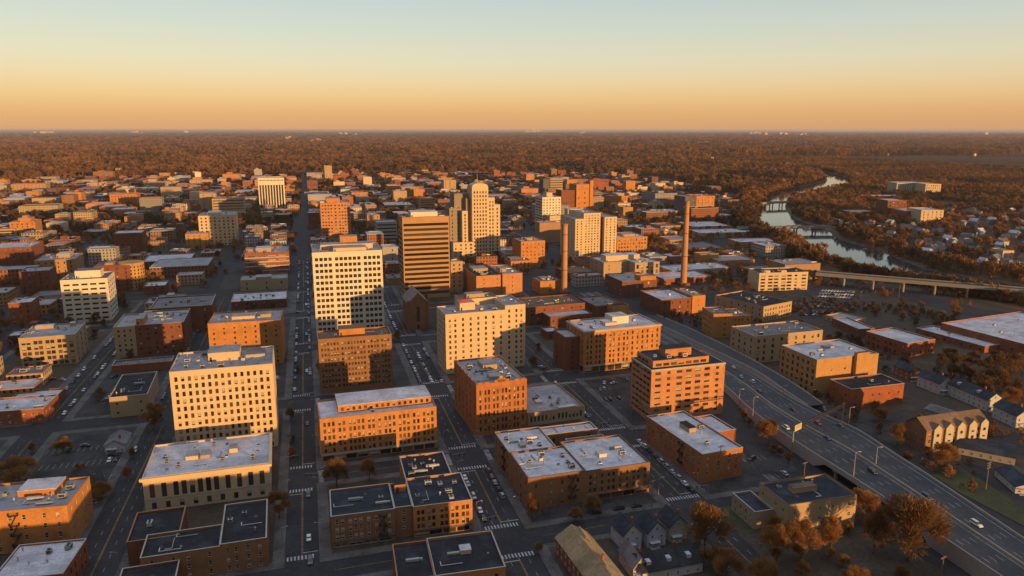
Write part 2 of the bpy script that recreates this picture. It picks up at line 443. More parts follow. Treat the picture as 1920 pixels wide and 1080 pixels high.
    while placed < hv and tries < hv * 8 and W > 7 and D > 7:
        tries += 1
        cx, cy = rnd.choice((.3, .55, .72)) * W, rnd.choice((.45, .6, .4)) * D
        px, py = min(max(cx + rnd.uniform(-.2, .2) * W, 2.5), W - 4), min(max(cy + rnd.uniform(-.25, .25) * D, 2.2), D - 2.2)
        if any(a - 2 < px < cc + 2 and e - 1.5 < py < g + 1.5 for a, e, cc, g in occ): continue
        k = rnd.choice((0, 0, 1, 1, 2, 3, 3, 4, 4, 5))
        u = link(HVN[k], HV[k], root, (dx + px, dy + py, z0 + zr), rnd.choice((0, 0, math.pi / 2)))
        u.scale = (1, 1, rnd.uniform(.8, 1.3)); occ.append((px - 1.5, py - 1.5, px + 1.5, py + 1.5)); placed += 1
    return [(f, s, q0, q1, w, st, dx, dy, z0, W, D, frame, sp.get('glass', (0, 0, 0, 0, 3, 3, 1, 2)), rnd) for f, s, q0, q1, w, st in wins]

def hang_windows(root, wins, limit=100):
    wins = sorted(wins, key=lambda w: -(w[4] * (w[3] - w[2])) * (1 if w[0] == 'f' else .4))
    rest = MB()
    for i, (f, s, q0, q1, w, st, dx, dy, z0, W, D, frame, gl, rnd) in enumerate(wins):
        dep = .22; zc = (q0 + q1) / 2
        if f == 'f': loc, rz = (dx + s, dy + dep, z0 + zc), 0
        elif f == 'r': loc, rz = (dx + W - dep, dy + s, z0 + zc), math.pi / 2
        else: loc, rz = (dx + dep, dy + D - s, z0 + zc), -math.pi / 2
        me = window_mesh(w, q1 - q0, st, frame, rnd.choice(gl))
        if i < limit or len(wins) <= limit + 2:
            o = link('window', me, root, loc, rz)
            o.scale = (w / round(w, 1), 1, (q1 - q0) / round(q1 - q0, 1))
        else:
            ca, sa = math.cos(rz), math.sin(rz); base = len(rest.v)
            for v in me.vertices: rest.v.append((loc[0] + v.co.x * ca - v.co.y * sa, loc[1] + v.co.x * sa + v.co.y * ca, loc[2] + v.co.z))
            for p in me.polygons:
                rest.f.append(tuple(base + k for k in p.vertices)); rest.m.append(p.material_index if p.material_index else (0 if me.materials[0] is GLASS else 3))
    if rest.f:
        stuff(rest.build('window', [GLASS, FR[wins[0][11]], BLIND, GLASS2], root))

def fire_escape(root, x, h, floors, z0=3.2, side='f', D=0):
    """iron balconies and ladders down a wall"""
    b = MB(); fh = (h - z0 - 2) / max(1, floors - 1)
    for i in range(floors):
        z = z0 + fh * i
        b.box(x, -1.1, z, x + 3.2, -.03, z + .08, bottom=True)
        b.box(x, -1.12, z + .95, x + 3.2, -1.06, z + 1.02, bottom=True); b.box(x, -1.12, z, x + .06, -.03, z + 1.0); b.box(x + 3.14, -1.12, z, x + 3.2, -.03, z + 1.0)
        for q in range(1, 6): b.box(x + q * .53, -1.11, z, x + q * .53 + .04, -1.07, z + 1.0)
        if i < floors - 1: b.tube([(x + .4, -.7, z), (x + 2.6, -.7, z + fh)], [.1, .1], 4); b.tube([(x + .4, -.35, z), (x + 2.6, -.35, z + fh)], [.1, .1], 4)
    o = b.build('fire_escape', M_DARK, root)
    if side == 'l': o.rotation_euler = (0, 0, -math.pi / 2); o.location = (0, D, 0)
RECTS = []          # footprints already taken: x0, y0, x1, y1
LANDMARKS = []      # (short phrase, x, y, h) for wording the labels of smaller neighbours
def building(name, label, cat, geo, blocks, short=None, pieces=None):
    x, y, W, D, h, rot = geo
    rz = R_(rot)
    root = thing(name, label, cat, (x, y, 0), rz)
    root['vx'] = x + W / 2
    wins = []
    for bl in blocks:
        if isinstance(bl, dict): wins += block(root, 0, 0, 0, W, D, h, bl)
        else:
            fx0, fy0, fx1, fy1, fz0, fz1, sp = bl       # fractions of the whole; fz in metres if > 1.5
            zz0 = fz0 * h; zz1 = fz1 * h
            wins += block(root, fx0 * W, fy0 * D, zz0, (fx1 - fx0) * W, (fy1 - fy0) * D, zz1 - zz0, sp)
    hang_windows(root, wins)
    if pieces: pieces(root, W, D, h)
    del root['vx']
    ca, sa = math.cos(rz), math.sin(rz)
    xs = [x + a * W * ca - c * D * sa for a in (0, 1) for c in (0, 1)]; ys = [y + a * W * sa + c * D * ca for a in (0, 1) for c in (0, 1)]
    RECTS.append((min(xs), min(ys), max(xs), max(ys)))
    if short: LANDMARKS.append((short, (min(xs) + max(xs)) / 2, (min(ys) + max(ys)) / 2, h))
    return root

GEO = {  # surveyed footprints: front left corner x, y, width, depth, height (m), turn (degrees)
    'A1': (-69.4, 302.3, 47.9, 33.1, 15.0, 1.8), 'A2': (-65.4, 354.7, 45.0, 31.2, 41.8, 1.1), 'A3': (-123.8, 284.0, 33.6, 23.6, 16.9, -4),
    'A4': (-104.7, 250.0, 21.4, 21.7, 9.0, -4), 'A5': (-60.5, 248.9, 40.2, 15.3, 10.1, 1.9), 'A6': (-65.5, 237.9, 17.5, 10.5, 8.0, 2),
    'B1': (-0.4, 331.6, 54.0, 25.1, 21.1, 2.1), 'B2': (1.1, 425.3, 41.8, 19.2, 32.7, 1), 'B3': (74.7, 340.9, 26.5, 42.2, 27.4, 4.1),
    'B4': (102.9, 347.3, 32.2, 39.4, 7.3, 4.1), 'C1': (0.7, 539.8, 48.9, 36.0, 64.9, 0), 'B5': (78.5, 263.8, 53.8, 49.4, 14.1, 1.7),
    'B6': (157.4, 266.7, 20.9, 46.8, 13.6, 5), 'B7': (166.2, 336.0, 43.4, 23.1, 28.6, 1.7), 'B8': (161.4, 420.8, 53.9, 28.1, 27.4, 4),
    'B9': (77.7, 441.4, 52.5, 37.0, 38.5, 3.9), 'B10': (79.1, 658.5, 42.0, 17.4, 74.2, 1), 'B11': (142.5, 645.7, 43.2, 47.5, 20.7, 3),
    'CS': (296.8, 810.7, 52.5, 47.9, 52.5, 2), 'CREAM': (407.4, 606.7, 52.9, 22.3, 17.5, -8), 'BLK': (344.0, 503.3, 35.3, 66.6, 12.7, 18),
    'OB': (281.2, 472.1, 29.0, 21.9, 18.2, -8), 'BB': (274.7, 543.9, 41.2, 36.9, 13.5, 2), 'TAN': (275.2, 410.2, 53.2, 26.7, 18.5, 2),
    'BR': (275.1, 347.9, 43.3, 31.7, 21.5, 2.9), 'DB': (280.5, 324.7, 35.1, 17.6, 11.4, 0.7), 'R1': (381.8, 394.4, 26.5, 20.1, 10.0, 8),
    'R2': (441.9, 389.5, 18.7, 53.5, 4.6, 8), 'R3': (461.1, 361.9, 145.5, 75.0, 7.3, 8), 'R4': (386.6, 446.4, 9.9, 30.5, 6.1, -6),
    'R5': (402.1, 475.5, 20.6, 38.1, 3.9, 14), 'APT': (275.5, 267.3, 37.0, 12.4, 11.3, 1.3), 'LR': (166.0, 218.7, 30.2, 18.6, 13.5, 0),
    'LRW': (167.9, 233.4, 9.2, 16.2, 5.0, 0), 'B12': (1.7, 255.9, 22.8, 20.2, 12.8, -0.5), 'B12b': (30.9, 257.1, 23.0, 46.1, 11.2, -0.5),
    'B13': (20.6, 212.7, 34.9, 21.9, 11.0, -2), 'D1': (-183.2, 525.8, 31.9, 33.5, 19.6, 3.3), 'D2': (-129.9, 533.8, 43.3, 41.7, 21.1, 1.7),
    'D2b': (-117.9, 555.7, 43.0, 74.3, 20.0, 1.7), 'D3': (-65.9, 493.8, 44.5, 30.5, 29.4, -2), 'D4': (-107.2, 416.7, 18.5, 47.8, 11.4, 2.7),
    'D5': (-124.4, 497.5, 34.7, 11.6, 5.2, 2), 'D6': (-168.7, 419.9, 29.7, 22.3, 7.9, -2), 'D7': (-190.3, 643.7, 33.2, 30.2, 34.8, 3),
    'CH': (68.8, 553.2, 15.5, 54.5, 30.9, 2), 'DECO': (183.4, 849.2, 21.1, 23.2, 78.2, 2), 'WT': (337.4, 1065.9, 29.7, 32.7, 51.2, 2),
    'WTA': (342.9, 1046.0, 19.3, 22.0, 25.3, 2), 'BE': (355.8, 825.7, 40.5, 44.5, 22.7, 2), 'OT': (457.3, 1246.5, 31.5, 34.6, 55.5, 2),
    'ST': (542.3, 1653.5, 30.3, 33.3, 39.2, 2), 'BT': (657.8, 1183.2, 36.3, 39.9, 35.6, 2), 'L36': (223.1, 781.0, 28.1, 30.9, 29.8, 3),
    'L37': (207.4, 765.6, 22.6, 24.8, 11.1, 3), 'L38': (203.6, 647.6, 19.7, 22.0, 12.2, 3), 'S1': (159.5, 540.0, 48.9, 33.6, 15.0, 4),
    'S2': (173.0, 526.4, 35.8, 21.9, 10.1, 4), 'S3': (222.0, 554.5, 24.8, 35.1, 6.3, 4), 'S4': (162.7, 500.0, 10.1, 12.9, 8.5, 4),
    'Q1': (288.0, 683.8, 55.2, 51.2, 20.1, 2), 'Q2': (271.5, 615.1, 35.0, 38.1, 16.9, 2), 'Q3': (247.9, 697.5, 31.4, 34.6, 8.8, 2),
    'RO1': (425.5, 750.1, 23.2, 15.5, 11.7, -2), 'RO2': (437.3, 729.5, 43.3, 32.9, 7.2, -4), 'RO3': (359.8, 690.1, 71.2, 32.5, 6.8, 2),
    'RO4': (333.3, 655.1, 53.2, 32.1, 6.4, 2), 'RO5': (454.0, 881.9, 32.9, 36.2, 8.5, -4), 'RO6': (534.7, 947.3, 91.6, 41.2, 6.1, -6),
    'RO7': (536.7, 850.0, 54.8, 34.3, 7.0, -8), 'RO8': (504.0, 1008.2, 33.0, 36.3, 9.6, 2), 'RO9': (588.4, 1193.6, 48.3, 40.0, 9.4, 2),
    'RA': (561.9, 1427.1, 39.0, 40.0, 21.7, 2), 'RB': (583.8, 1387.5, 35.0, 38.5, 20.2, 2), 'RC': (515.3, 1172.5, 17.9, 22.0, 20.9, 2),
    'RD': (559.7, 1011.6, 61.0, 61.2, 6.5, -4), 'L1': (-325.6, 885.8, 40.4, 44.4, 28.9, 2), 'L2': (-274.4, 857.0, 36.8, 40.5, 18.4, 3),
    'L3': (-261.8, 774.4, 24.6, 27.0, 21.2, 4), 'L4': (-196.8, 766.4, 30.3, 33.3, 24.5, 2), 'L6': (-229.8, 649.4, 15.6, 22.0, 17.6, 3),
    'L7': (-394.5, 1157.6, 30.4, 33.5, 26.4, 3), 'L8': (-407.2, 1150.8, 20.7, 22.8, 18.2, 2), 'L9': (-489.5, 1487.3, 60.1, 40.0, 18.7, 2),
    'L10': (-375.8, 1241.8, 23.0, 25.3, 14.3, 2), 'L11': (-231.0, 997.8, 31.9, 30.9, 26.3, 2), 'L12': (-261.7, 990.0, 28.8, 26.4, 9.7, 2),
    'L13': (-178.0, 880.3, 48.5, 48.2, 8.9, 2), 'L14': (-150.8, 741.8, 18.1, 22.0, 8.1, 2), 'L15': (-153.3, 1019.7, 27.2, 29.9, 19.9, 2),
    'L16': (-139.5, 1043.6, 45.7, 50.3, 40.0, 2), 'L17': (-158.0, 1363.9, 51.4, 40.0, 34.6, 2), 'L17b': (-185.3, 1430.2, 26.5, 29.2, 38.9, 2),
    'L18': (-87.2, 1458.2, 46.0, 40.0, 62.8, 1), 'L19': (-67.2, 815.4, 44.3, 48.7, 23.2, 1), 'L20': (-66.0, 733.2, 42.9, 24.6, 10.8, 1),
    'L21': (-67.4, 654.4, 44.9, 34.9, 7.9, 1), 'L22': (15.6, 1056.3, 40.0, 44.0, 51.5, 0), 'L23': (197.6, 1361.9, 26.6, 29.2, 27.3, 1),
    'L24': (177.0, 1738.4, 29.3, 32.2, 25.6, 1), 'L25': (199.0, 1649.1, 36.4, 40.0, 26.8, 1), 'L26': (88.6, 1603.1, 33.1, 36.4, 21.2, 1),
    'L27': (142.0, 1996.1, 22.0, 24.2, 29.0, 1), 'L28': (0.2, 2287.9, 79.2, 40.0, 21.7, 1), 'L28b': (51.2, 2274.0, 21.3, 23.4, 46.4, 1),
    'L29': (317.8, 1791.8, 30.1, 33.1, 30.7, 1), 'L30': (-4.6, 1505.1, 22.1, 24.3, 15.5, 1), 'L31': (-1.5, 1203.6, 17.7, 22.0, 23.4, 1),
    'L32': (84.4, 1141.1, 19.1, 22.0, 24.2, 1), 'L33': (85.8, 996.6, 26.7, 29.4, 29.9, 1), 'L34': (77.6, 837.8, 17.3, 22.0, 20.7, 1),
    'L35': (159.6, 844.4, 24.8, 27.3, 21.9, 2), 'L35b': (125.5, 678.6, 11.3, 15.4, 29.1, 2), 'L40': (-373.0, 1615.9, 48.1, 40.0, 26.0, 2),
    'L41': (-509.0, 1790.5, 53.7, 40.0, 11.3, 2), 'L42': (-398.1, 1542.9, 39.1, 40.0, 14.8, 2), 'L43': (-364.3, 1496.8, 37.4, 40.0, 13.5, 2),
    'L44': (-337.5, 1454.4, 37.5, 40.0, 12.2, 2), 'L45': (-225.3, 1306.2, 23.8, 26.1, 18.1, 2), 'L46': (-397.1, 2070.4, 62.9, 40.0, 20.0, 2),
    'L47': (-437.5, 1966.0, 89.2, 40.0, 12.6, 2), 'L48': (-307.2, 2196.5, 56.6, 40.0, 15.8, 2), 'L49': (-288.9, 1836.7, 40.2, 40.0, 16.8, 2),
    'L50': (-305.9, 1396.2, 38.0, 40.0, 10.0, 2), 'L51': (-1058.2, 3371.1, 68.4, 40.0, 16.6, 2), 'L52': (-766.3, 2496.7, 52.5, 40.0, 12.4, 2),
    'L53': (-689.5, 2066.2, 73.5, 40.0, 20.5, 2), 'L54': (-322.3, 2424.1, 16.3, 22.0, 25.3, 2), 'L55': (-600.9, 2715.4, 15.7, 22.0, 25.8, 2),
    'N1': (1337.2, 1467.1, 72.5, 40.0, 27.4, -12), 'N1b': (1368.5, 1413.8, 36.7, 40.0, 28.0, -12), 'N2': (970.4, 1081.1, 34.4, 37.8, 29.7, -12),
    'N3': (956.0, 1021.3, 43.9, 48.2, 17.7, -12), 'N3b': (957.0, 991.3, 37.5, 41.3, 22.5, -12), 'N4': (892.2, 1077.8, 45.9, 34.9, 12.8, -10),
    'N5': (1182.3, 1381.2, 94.9, 40.0, 7.0, -10), 'N6': (791.8, 691.2, 14.2, 20.5, 9.6, -10),
}
# ------------------------------------------------------------------ ground, streets, water
def sheet(name, pts, z, m, parent=None):
    b = MB(); b.poly([(p[0], p[1], z) for p in pts])
    return b.build(name, m, parent)
def woods_ground():
    m = bpy.data.materials.new('woodland floor'); m.use_nodes = True
    t = m.node_tree; b = t.nodes['Principled BSDF']; b.inputs['Roughness'].default_value = 1; b.inputs['Specular IOR Level'].default_value = 0
    co = N(t, 'ShaderNodeTexCoord')
    def noise(s, d=5):
        n = N(t, 'ShaderNodeTexNoise'); n.inputs['Scale'].default_value = s; n.inputs['Detail'].default_value = d; n.inputs['Roughness'].default_value = .65
        t.links.new(co.outputs['Object'], n.inputs['Vector']); return n.outputs['Fac']
    r = N(t, 'ShaderNodeValToRGB'); e = r.color_ramp.elements
    e[0].position, e[0].color = .32, (.060, .042, .034, 1); e[1].position, e[1].color = .68, (.165, .098, .056, 1)
    k = e.new(.5); k.color = (.105, .066, .043, 1)
    mx = N(t, 'ShaderNodeMix', data_type='FLOAT'); mx.inputs[0].default_value = .45
    t.links.new(noise(.0016), mx.inputs[2]); t.links.new(noise(.025, 3), mx.inputs[3])
    t.links.new(mx.outputs[0], r.inputs[0]); t.links.new(r.outputs[0], b.inputs['Base Color'])
    return m
M_WOODS = woods_ground()
g = MB()
NR = 48
rad = [0, 300, 1500, 6000, 20000, 60000, 150000]
for i in range(NR):
    a0, a1 = 2 * math.pi * i / NR, 2 * math.pi * (i + 1) / NR
    for r0, r1 in zip(rad, rad[1:]):
        p = [(r0 * math.cos(a0), r0 * math.sin(a0), 0), (r1 * math.cos(a0), r1 * math.sin(a0), 0), (r1 * math.cos(a1), r1 * math.sin(a1), 0)]
        if r0: p.append((r0 * math.cos(a1), r0 * math.sin(a1), 0))
        g.poly(p)
structure(g.build('ground', M_WOODS))
CITY_PX = [(-900, 345), (0, 338), (200, 335), (560, 322), (1000, 325), (1250, 335), (1350, 365), (1420, 400), (1440, 450), (1500, 480), (1620, 522), (1760, 560), (1925, 585), (3000, 640)]
def city_edge(px):
    for (a, b), (c, d) in zip(CITY_PX, CITY_PX[1:]):
        if a <= px <= c: return b + (d - b) * (px - a) / (c - a)
    return 400
town = [(-420, 90), (560, 90), (548, 480), (530, 640), (556, 740), (600, 880), (690, 1080), (780, 1200), (900, 1500), (1050, 2090), (760, 2450), (0, 2700), (-560, 2500), (-880, 2450), (-1050, 2000), (-760, 1200)]
structure(sheet('street', town, .05, M_ASPH))
M_TOWN = mat('town ground', (.050, .043, .036), var=.45, scale=.03, fine=.4, patch=.8, patch_col=(.040, .034, .022))
RIVL = [(1787, 2513), (1724, 2271), (1515, 1949), (1265, 1728), (1092, 1581), (942, 1395), (797, 1199), (724, 1092), (652, 956), (643, 880), (600, 789), (590, 735), (572, 664), (577, 620), (592, 582), (604, 538), (617, 490), (640, 409), (650, 300)]
RIVR = [(1944, 2597), (1632, 1995), (1405, 1710), (1197, 1552), (1041, 1447), (932, 1315), (847, 1185), (791, 1074), (765, 978), (712, 875), (697, 810), (680, 747), (650, 661), (652, 620), (664, 581), (680, 532), (695, 484), (710, 409), (720, 300)]
def curve(pts, k=5):
    o = []
    for i in range(len(pts) - 1):
        p0, p1, p2, p3 = pts[max(i - 1, 0)], pts[i], pts[i + 1], pts[min(i + 2, len(pts) - 1)]
        for j in range(k):
            t = j / k
            o.append(tuple(.5 * (2 * b + (c - a) * t + (2 * a - 5 * b + 4 * c - d) * t * t + (3 * b - a - 3 * c + d) * t ** 3) for a, b, c, d in zip(p0, p1, p2, p3)))
    o.append(pts[-1]); return o
def strip(name, L, R, z, m):
    b = MB()
    for i in range(len(L) - 1):
        zz = [z(i) if callable(z) else z, z(i + 1) if callable(z) else z]
        b.poly([(*L[i], zz[0]), (*R[i], zz[0]), (*R[i + 1], zz[1]), (*L[i + 1], zz[1])])
    return b.build(name, m)
rl, rr = curve(RIVL), curve(RIVR)
def water_mat():
    m = bpy.data.materials.new('river water'); m.use_nodes = True
    t = m.node_tree; b = t.nodes['Principled BSDF']
    b.inputs['Base Color'].default_value = (.035, .045, .05, 1); b.inputs['Roughness'].default_value = .06; b.inputs['IOR'].default_value = 1.33
    b.inputs['Specular IOR Level'].default_value = .5
    co = N(t, 'ShaderNodeTexCoord'); n = N(t, 'ShaderNodeTexNoise'); n.inputs['Scale'].default_value = .25; n.inputs['Detail'].default_value = 4
    t.links.new(co.outputs['Object'], n.inputs['Vector'])
    bp = N(t, 'ShaderNodeBump'); bp.inputs['Strength'].default_value = .10; bp.inputs['Distance'].default_value = .25
    t.links.new(n.outputs['Fac'], bp.inputs['Height']); t.links.new(bp.outputs[0], b.inputs['Normal'])
    return m
structure(strip('river', rl, rr, .35, water_mat()))
M_BANK = mat('river bank', (.075, .058, .038), var=.45, scale=.06, fine=.5, patch=.6, patch_col=(.05, .05, .024))
def off(pts, d):
    o = []
    for i, p in enumerate(pts):
        a, c = pts[max(i - 1, 0)], pts[min(i + 1, len(pts) - 1)]
        t = Vector((c[0] - a[0], c[1] - a[1])).normalized(); o.append((p[0] - t.y * d, p[1] + t.x * d))
    return o
bl = off(rl, -14); br_ = off(rr, 14)
b = MB()
for A, B_ in ((bl, rl), (br_, rr)):
    for i in range(len(A) - 1): b.poly([(*A[i], .25), (*B_[i], .30), (*B_[i + 1], .30), (*A[i + 1], .25)])
structure(b.build('riverbank', M_BANK))

# street grid: avenues run along Y (kerb lines in X), cross streets slightly askew
AVE = [(-145, -131), (-87, -71), (-15, -3), (58, 73.5), (136, 152)]
def cs(k): return lambda x: k + .03 * x
CROSS = [(cs(236), cs(248)), (cs(311), cs(324)), (cs(407), cs(421)), (cs(517), cs(531)), (cs(620), cs(633)), (cs(722), cs(735))]
slab_mat = [M_PAVE]
lots = {0: M_LOT, 1: M_DIRT, 2: M_GRASS, 3: M_PAVE}
def pad(x0, x1, f0, f1, lot):
    b = MB(); h = .2
    P = [(x0, f0(x0)), (x1, f0(x1)), (x1, f1(x1)), (x0, f1(x0))]
    b.poly([(*p, h) for p in P])
    for i in range(4): q = P[(i + 1) % 4]; b.poly([(*P[i], .05), (*q, .05), (*q, h), (*P[i], h)])
    structure(b.build('pavement', M_PAVE))
    i = 4.2
    if lot is not None: structure(sheet('parking_lot' if lot == 0 else 'lawn' if lot == 2 else 'yard', [(x0 + i, f0(x0) + i), (x1 - i, f0(x1) + i), (x1 - i, f1(x1) - i), (x0 + i, f1(x0) - i)], .21, lots[lot]))
cols = [(-205, -145), (-131, -87), (-71, -15), (-3, 58), (73.5, 136), (152, 192)]
for ci, (x0, x1) in enumerate(cols):
    rows_ = [(120, 236), (248, 311), (324, 407), (421, 517), (531, 620), (633, 722)]
    if ci < 3: rows_ = [(120, 236), (248, 407), (421, 620), (633, 722)]
    for ri, (a, c) in enumerate(rows_):
        pad(x0, x1, cs(a), cs(c), random.choice((0, 1, 0)) if ci not in (2, 3, 4) else random.choice((0, 1, 0, 3)))
# sheets of town floor further off, between the far streets
ax = [-1000 + 76 * i for i in range(0, 26)]
for i, x in enumerate(ax):
    for j in range(17):
        y = 748 + 92 * j
        if -60 < x < 0 and True: x0, x1 = x, -16
        else: x0, x1 = x, x + 64
        px, py = proj(x + 30, y + 40)
        if py < city_edge(px) + 2 or x1 - x0 < 15: continue
        if x1 > 560 and y < 900: continue
        structure(sheet('yard', [(x0, y), (x1, y), (x1, y + 80), (x0, y + 80)], .12, random.choice((M_TOWN, M_TOWN, M_LOT))))

# painted lines
w = MB(); yl = MB()
Z = .062
def dash(mb, p, q, wd, on=None, gap=None, z=Z):
    p, q = Vector(p), Vector(q); d = q - p; L = d.length; d.normalize(); n = Vector((-d.y, d.x)) * wd / 2
    s = 0
    while s < L:
        e = min(L, s + (on or L))
        a, c = p + d * s, p + d * e
        mb.poly([(*(a - n), z), (*(c - n), z), (*(c + n), z), (*(a + n), z)])
        s = e + (gap or 0) + 1e-3
for k, (a, c) in enumerate(AVE):
    m_ = (a + c) / 2
    segs = [(150, 234), (251, 308), (327, 404), (424, 514), (534, 617), (636, 719), (738, 900)]
    if k < 2: segs = [(150, 234), (251, 404), (424, 617), (636, 719)]
    for y0, y1 in segs:
        y0 += .03 * m_; y1 += .03 * m_
        dash(yl, (m_ - .18, y0 + 4), (m_ - .18, y1 - 4), .14); dash(yl, (m_ + .18, y0 + 4), (m_ + .18, y1 - 4), .14)
        if c - a > 13: dash(w, (m_ - 3.4, y0 + 4), (m_ - 3.4, y1 - 4), .12, 3, 6); dash(w, (m_ + 3.4, y0 + 4), (m_ + 3.4, y1 - 4), .12, 3, 6)
        if k >= 2 and y0 < 720:
            for yy in (y0 + .8, y1 - 3.2):
                n_ = int((c - a - 1) / 1.25)
                for i in range(n_):
                    xx = a + .7 + i * 1.25; w.poly([(xx, yy, Z), (xx + .6, yy, Z), (xx + .6, yy + 2.6, Z), (xx, yy + 2.6, Z)])
            w.poly([(m_, y0 + 5, Z), (c - .5, y0 + 5, Z), (c - .5, y0 + 5.4, Z), (m_, y0 + 5.4, Z)])
            w.poly([(a + .5, y1 - 5, Z), (m_, y1 - 5, Z), (m_, y1 - 5.4, Z), (a + .5, y1 - 5.4, Z)])
for f0, f1 in CROSS:
    for (x0, x1) in cols[3:5]:
        yy = lambda x: (f0(x) + f1(x)) / 2
        dash(yl, (x0 + 5, yy(x0)), (x1 - 5, yy(x1)), .16)
        if f0(0) in (311, 407):
            for xx in (x0 + .6, x1 - 3.2):
                for i in range(9):
                    y_ = f0(xx) + 1 + i * 1.3
                    w.poly([(xx, y_, Z), (xx + 2.6, y_, Z), (xx + 2.6, y_ + .6, Z), (xx, y_ + .6, Z)])
structure(w.build('street_marking', M_WHITE)); structure(yl.build('street_marking', M_YEL))

# ------------------------------------------------------------------ the elevated highway
HL = [(240, 640), (239, 558), (239, 506), (237, 441), (229, 368)]
HR = [(256, 640), (255, 545), (255, 498), (256, 433), (257, 383)]
HZ = [.3, .5, 1.0, 2.0, 3.2]
for pl, pr, z in (((1411, 773), (1480, 745), 4.6), ((1487, 827), (1541, 777), 5.2), ((1567, 878), (1611, 809), 5.6), ((1647, 929), (1678, 853), 5.8), ((1744, 995), (1744, 895), 6), ((1811, 1040), (1855, 969), 6)):
    HL.append(at(*pl, z)); HR.append(at(*pr, z)); HZ.append(z)
dl = Vector(HL[-1]) - Vector(HL[-2]); dr = Vector(HR[-1]) - Vector(HR[-2])
for k in (60, 130): HL.append(tuple(Vector(HL[-1]) + dl.normalized() * 60)); HR.append(tuple(Vector(HR[-1]) + dr.normalized() * 60)); HZ.append(6)
zs_ = curve([(z, 0) for z in HZ], 4); hl, hr = curve(HL, 4), curve(HR, 4)
hz = [z[0] for z in zs_]
structure(strip('highway', hl, hr, lambda i: hz[i], M_HWY))
def along(t):
    return [(l[0] + (r[0] - l[0]) * t, l[1] + (r[1] - l[1]) * t) for l, r in zip(hl, hr)]
def hline(mb, t, wd, on=None, gap=None):
    P = along(t); acc = 0; draw = True
    for i in range(len(P) - 1):
        p, q = Vector(P[i]), Vector(P[i + 1]); L = (q - p).length; d = (q - p) / L; n = Vector((-d.y, d.x)) * wd / 2; s = 0
        while s < L - 1e-6:
            step = min(L - s, ((on if draw else gap) or 1e9) - acc)
            if draw or not on:
                a, c = p + d * s, p + d * (s + step); za = hz[i] + (hz[i + 1] - hz[i]) * s / L + .012; zb = hz[i] + (hz[i + 1] - hz[i]) * (s + step) / L + .012
                mb.poly([(*(a - n), za), (*(c - n), zb), (*(c + n), zb), (*(a + n), za)])
            s += step; acc += step
            if on and acc >= (on if draw else gap) - 1e-6: acc = 0; draw = not draw
w = MB()
for t in (.035, .44, .52, .93): hline(w, t, .22)
for t in (.14, .24, .34, .62, .72, .82): hline(w, t, .18, 3.5, 8)
structure(w.build('highway_marking', M_WHITE))
y_ = MB()
hline(y_, .465, .2); hline(y_, .50, .2)
structure(y_.build('highway_marking', M_YEL))
def wall_along(mb, pts, zb, zt, th):
    o = off(pts, th)
    for i in range(len(pts) - 1):
        a, c, d, e = pts[i], pts[i + 1], o[i + 1], o[i]
        mb.poly([(*a, zb(i)), (*c, zb(i + 1)), (*c, zt(i + 1)), (*a, zt(i))]); mb.poly([(*e, zb(i)), (*d, zb(i + 1)), (*d, zt(i + 1)), (*e, zt(i))])
        mb.poly([(*a, zt(i)), (*c, zt(i + 1)), (*d, zt(i + 1)), (*e, zt(i))])
hw_ = MB()
gap_i = [i for i, p in enumerate(hl) if 205 < p[1] < 268]
for pts, th in ((hl, .35), (hr, -.35)):
    wall_along(hw_, pts, lambda i: hz[i] - 1.5 if i in gap_i else 0, lambda i: hz[i] + .95, th)
structure(hw_.build('highway_wall', M_WALLC))
med = along(.482); mm = MB(); wall_along(mm, med, lambda i: hz[i], lambda i: hz[i] + .85, .4)
structure(mm.build('median_barrier', M_WALLC))
# underside and piers at the underpass
un = MB()
for i in gap_i[:-1]:
    un.poly([(*hl[i], hz[i] - 1.4), (*hr[i], hz[i] - 1.4), (*hr[i + 1], hz[i + 1] - 1.4), (*hl[i + 1], hz[i + 1] - 1.4)])
structure(un.build('highway_underside', M_CONC))
for i in gap_i[1::3]:
    for t in (.04, .5):
        p = along(t)[i]; q = MB(); q.tube([(0, 0, 0), (0, 0, hz[i] - 1.4)], [.8, .8], 10); q.box(-1.2, -1, hz[i] - 2.4, 1.2, 1, hz[i] - 1.42, bottom=True)
        tag(q.build('bridge_pier', M_CONC, None, (*p, 0)), 'round concrete pier under the highway deck', 'pier', 'piers under the highway')
# ramp beside the main carriageway with its own wall
i0 = next(i for i, p in enumerate(hr) if p[1] < 560); i1 = next(i for i, p in enumerate(hr) if p[1] < 322)
n_ = i1 - i0
def rx_(y):
    P = [(325, 261.5), (359, 266), (415, 270), (482, 272), (600, 272)]
    for (a, c), (d, e) in zip(P, P[1:]):
        if y <= d: return c + (e - c) * max(0, (y - a) / (d - a))
    return 272
rin = [(p[0] + 1.4, p[1]) for p in hr[i0:i1]]; rout = [(max(rx_(p[1]), p[0] + 3), p[1]) for p in hr[i0:i1]]
rz_ = lambda i: hz[i0 + i] + 2.6 * math.sin(math.pi * min(1, i / (n_ - 1)))
structure(strip('ramp', rin, rout, rz_, M_HWY))
rw = MB(); wall_along(rw, rin, lambda i: 0, lambda i: rz_(i) + .9, -.4); wall_along(rw, rout, lambda i: 0, lambda i: rz_(i) + .9, .4)
structure(rw.build('ramp_wall', M_WALLC))

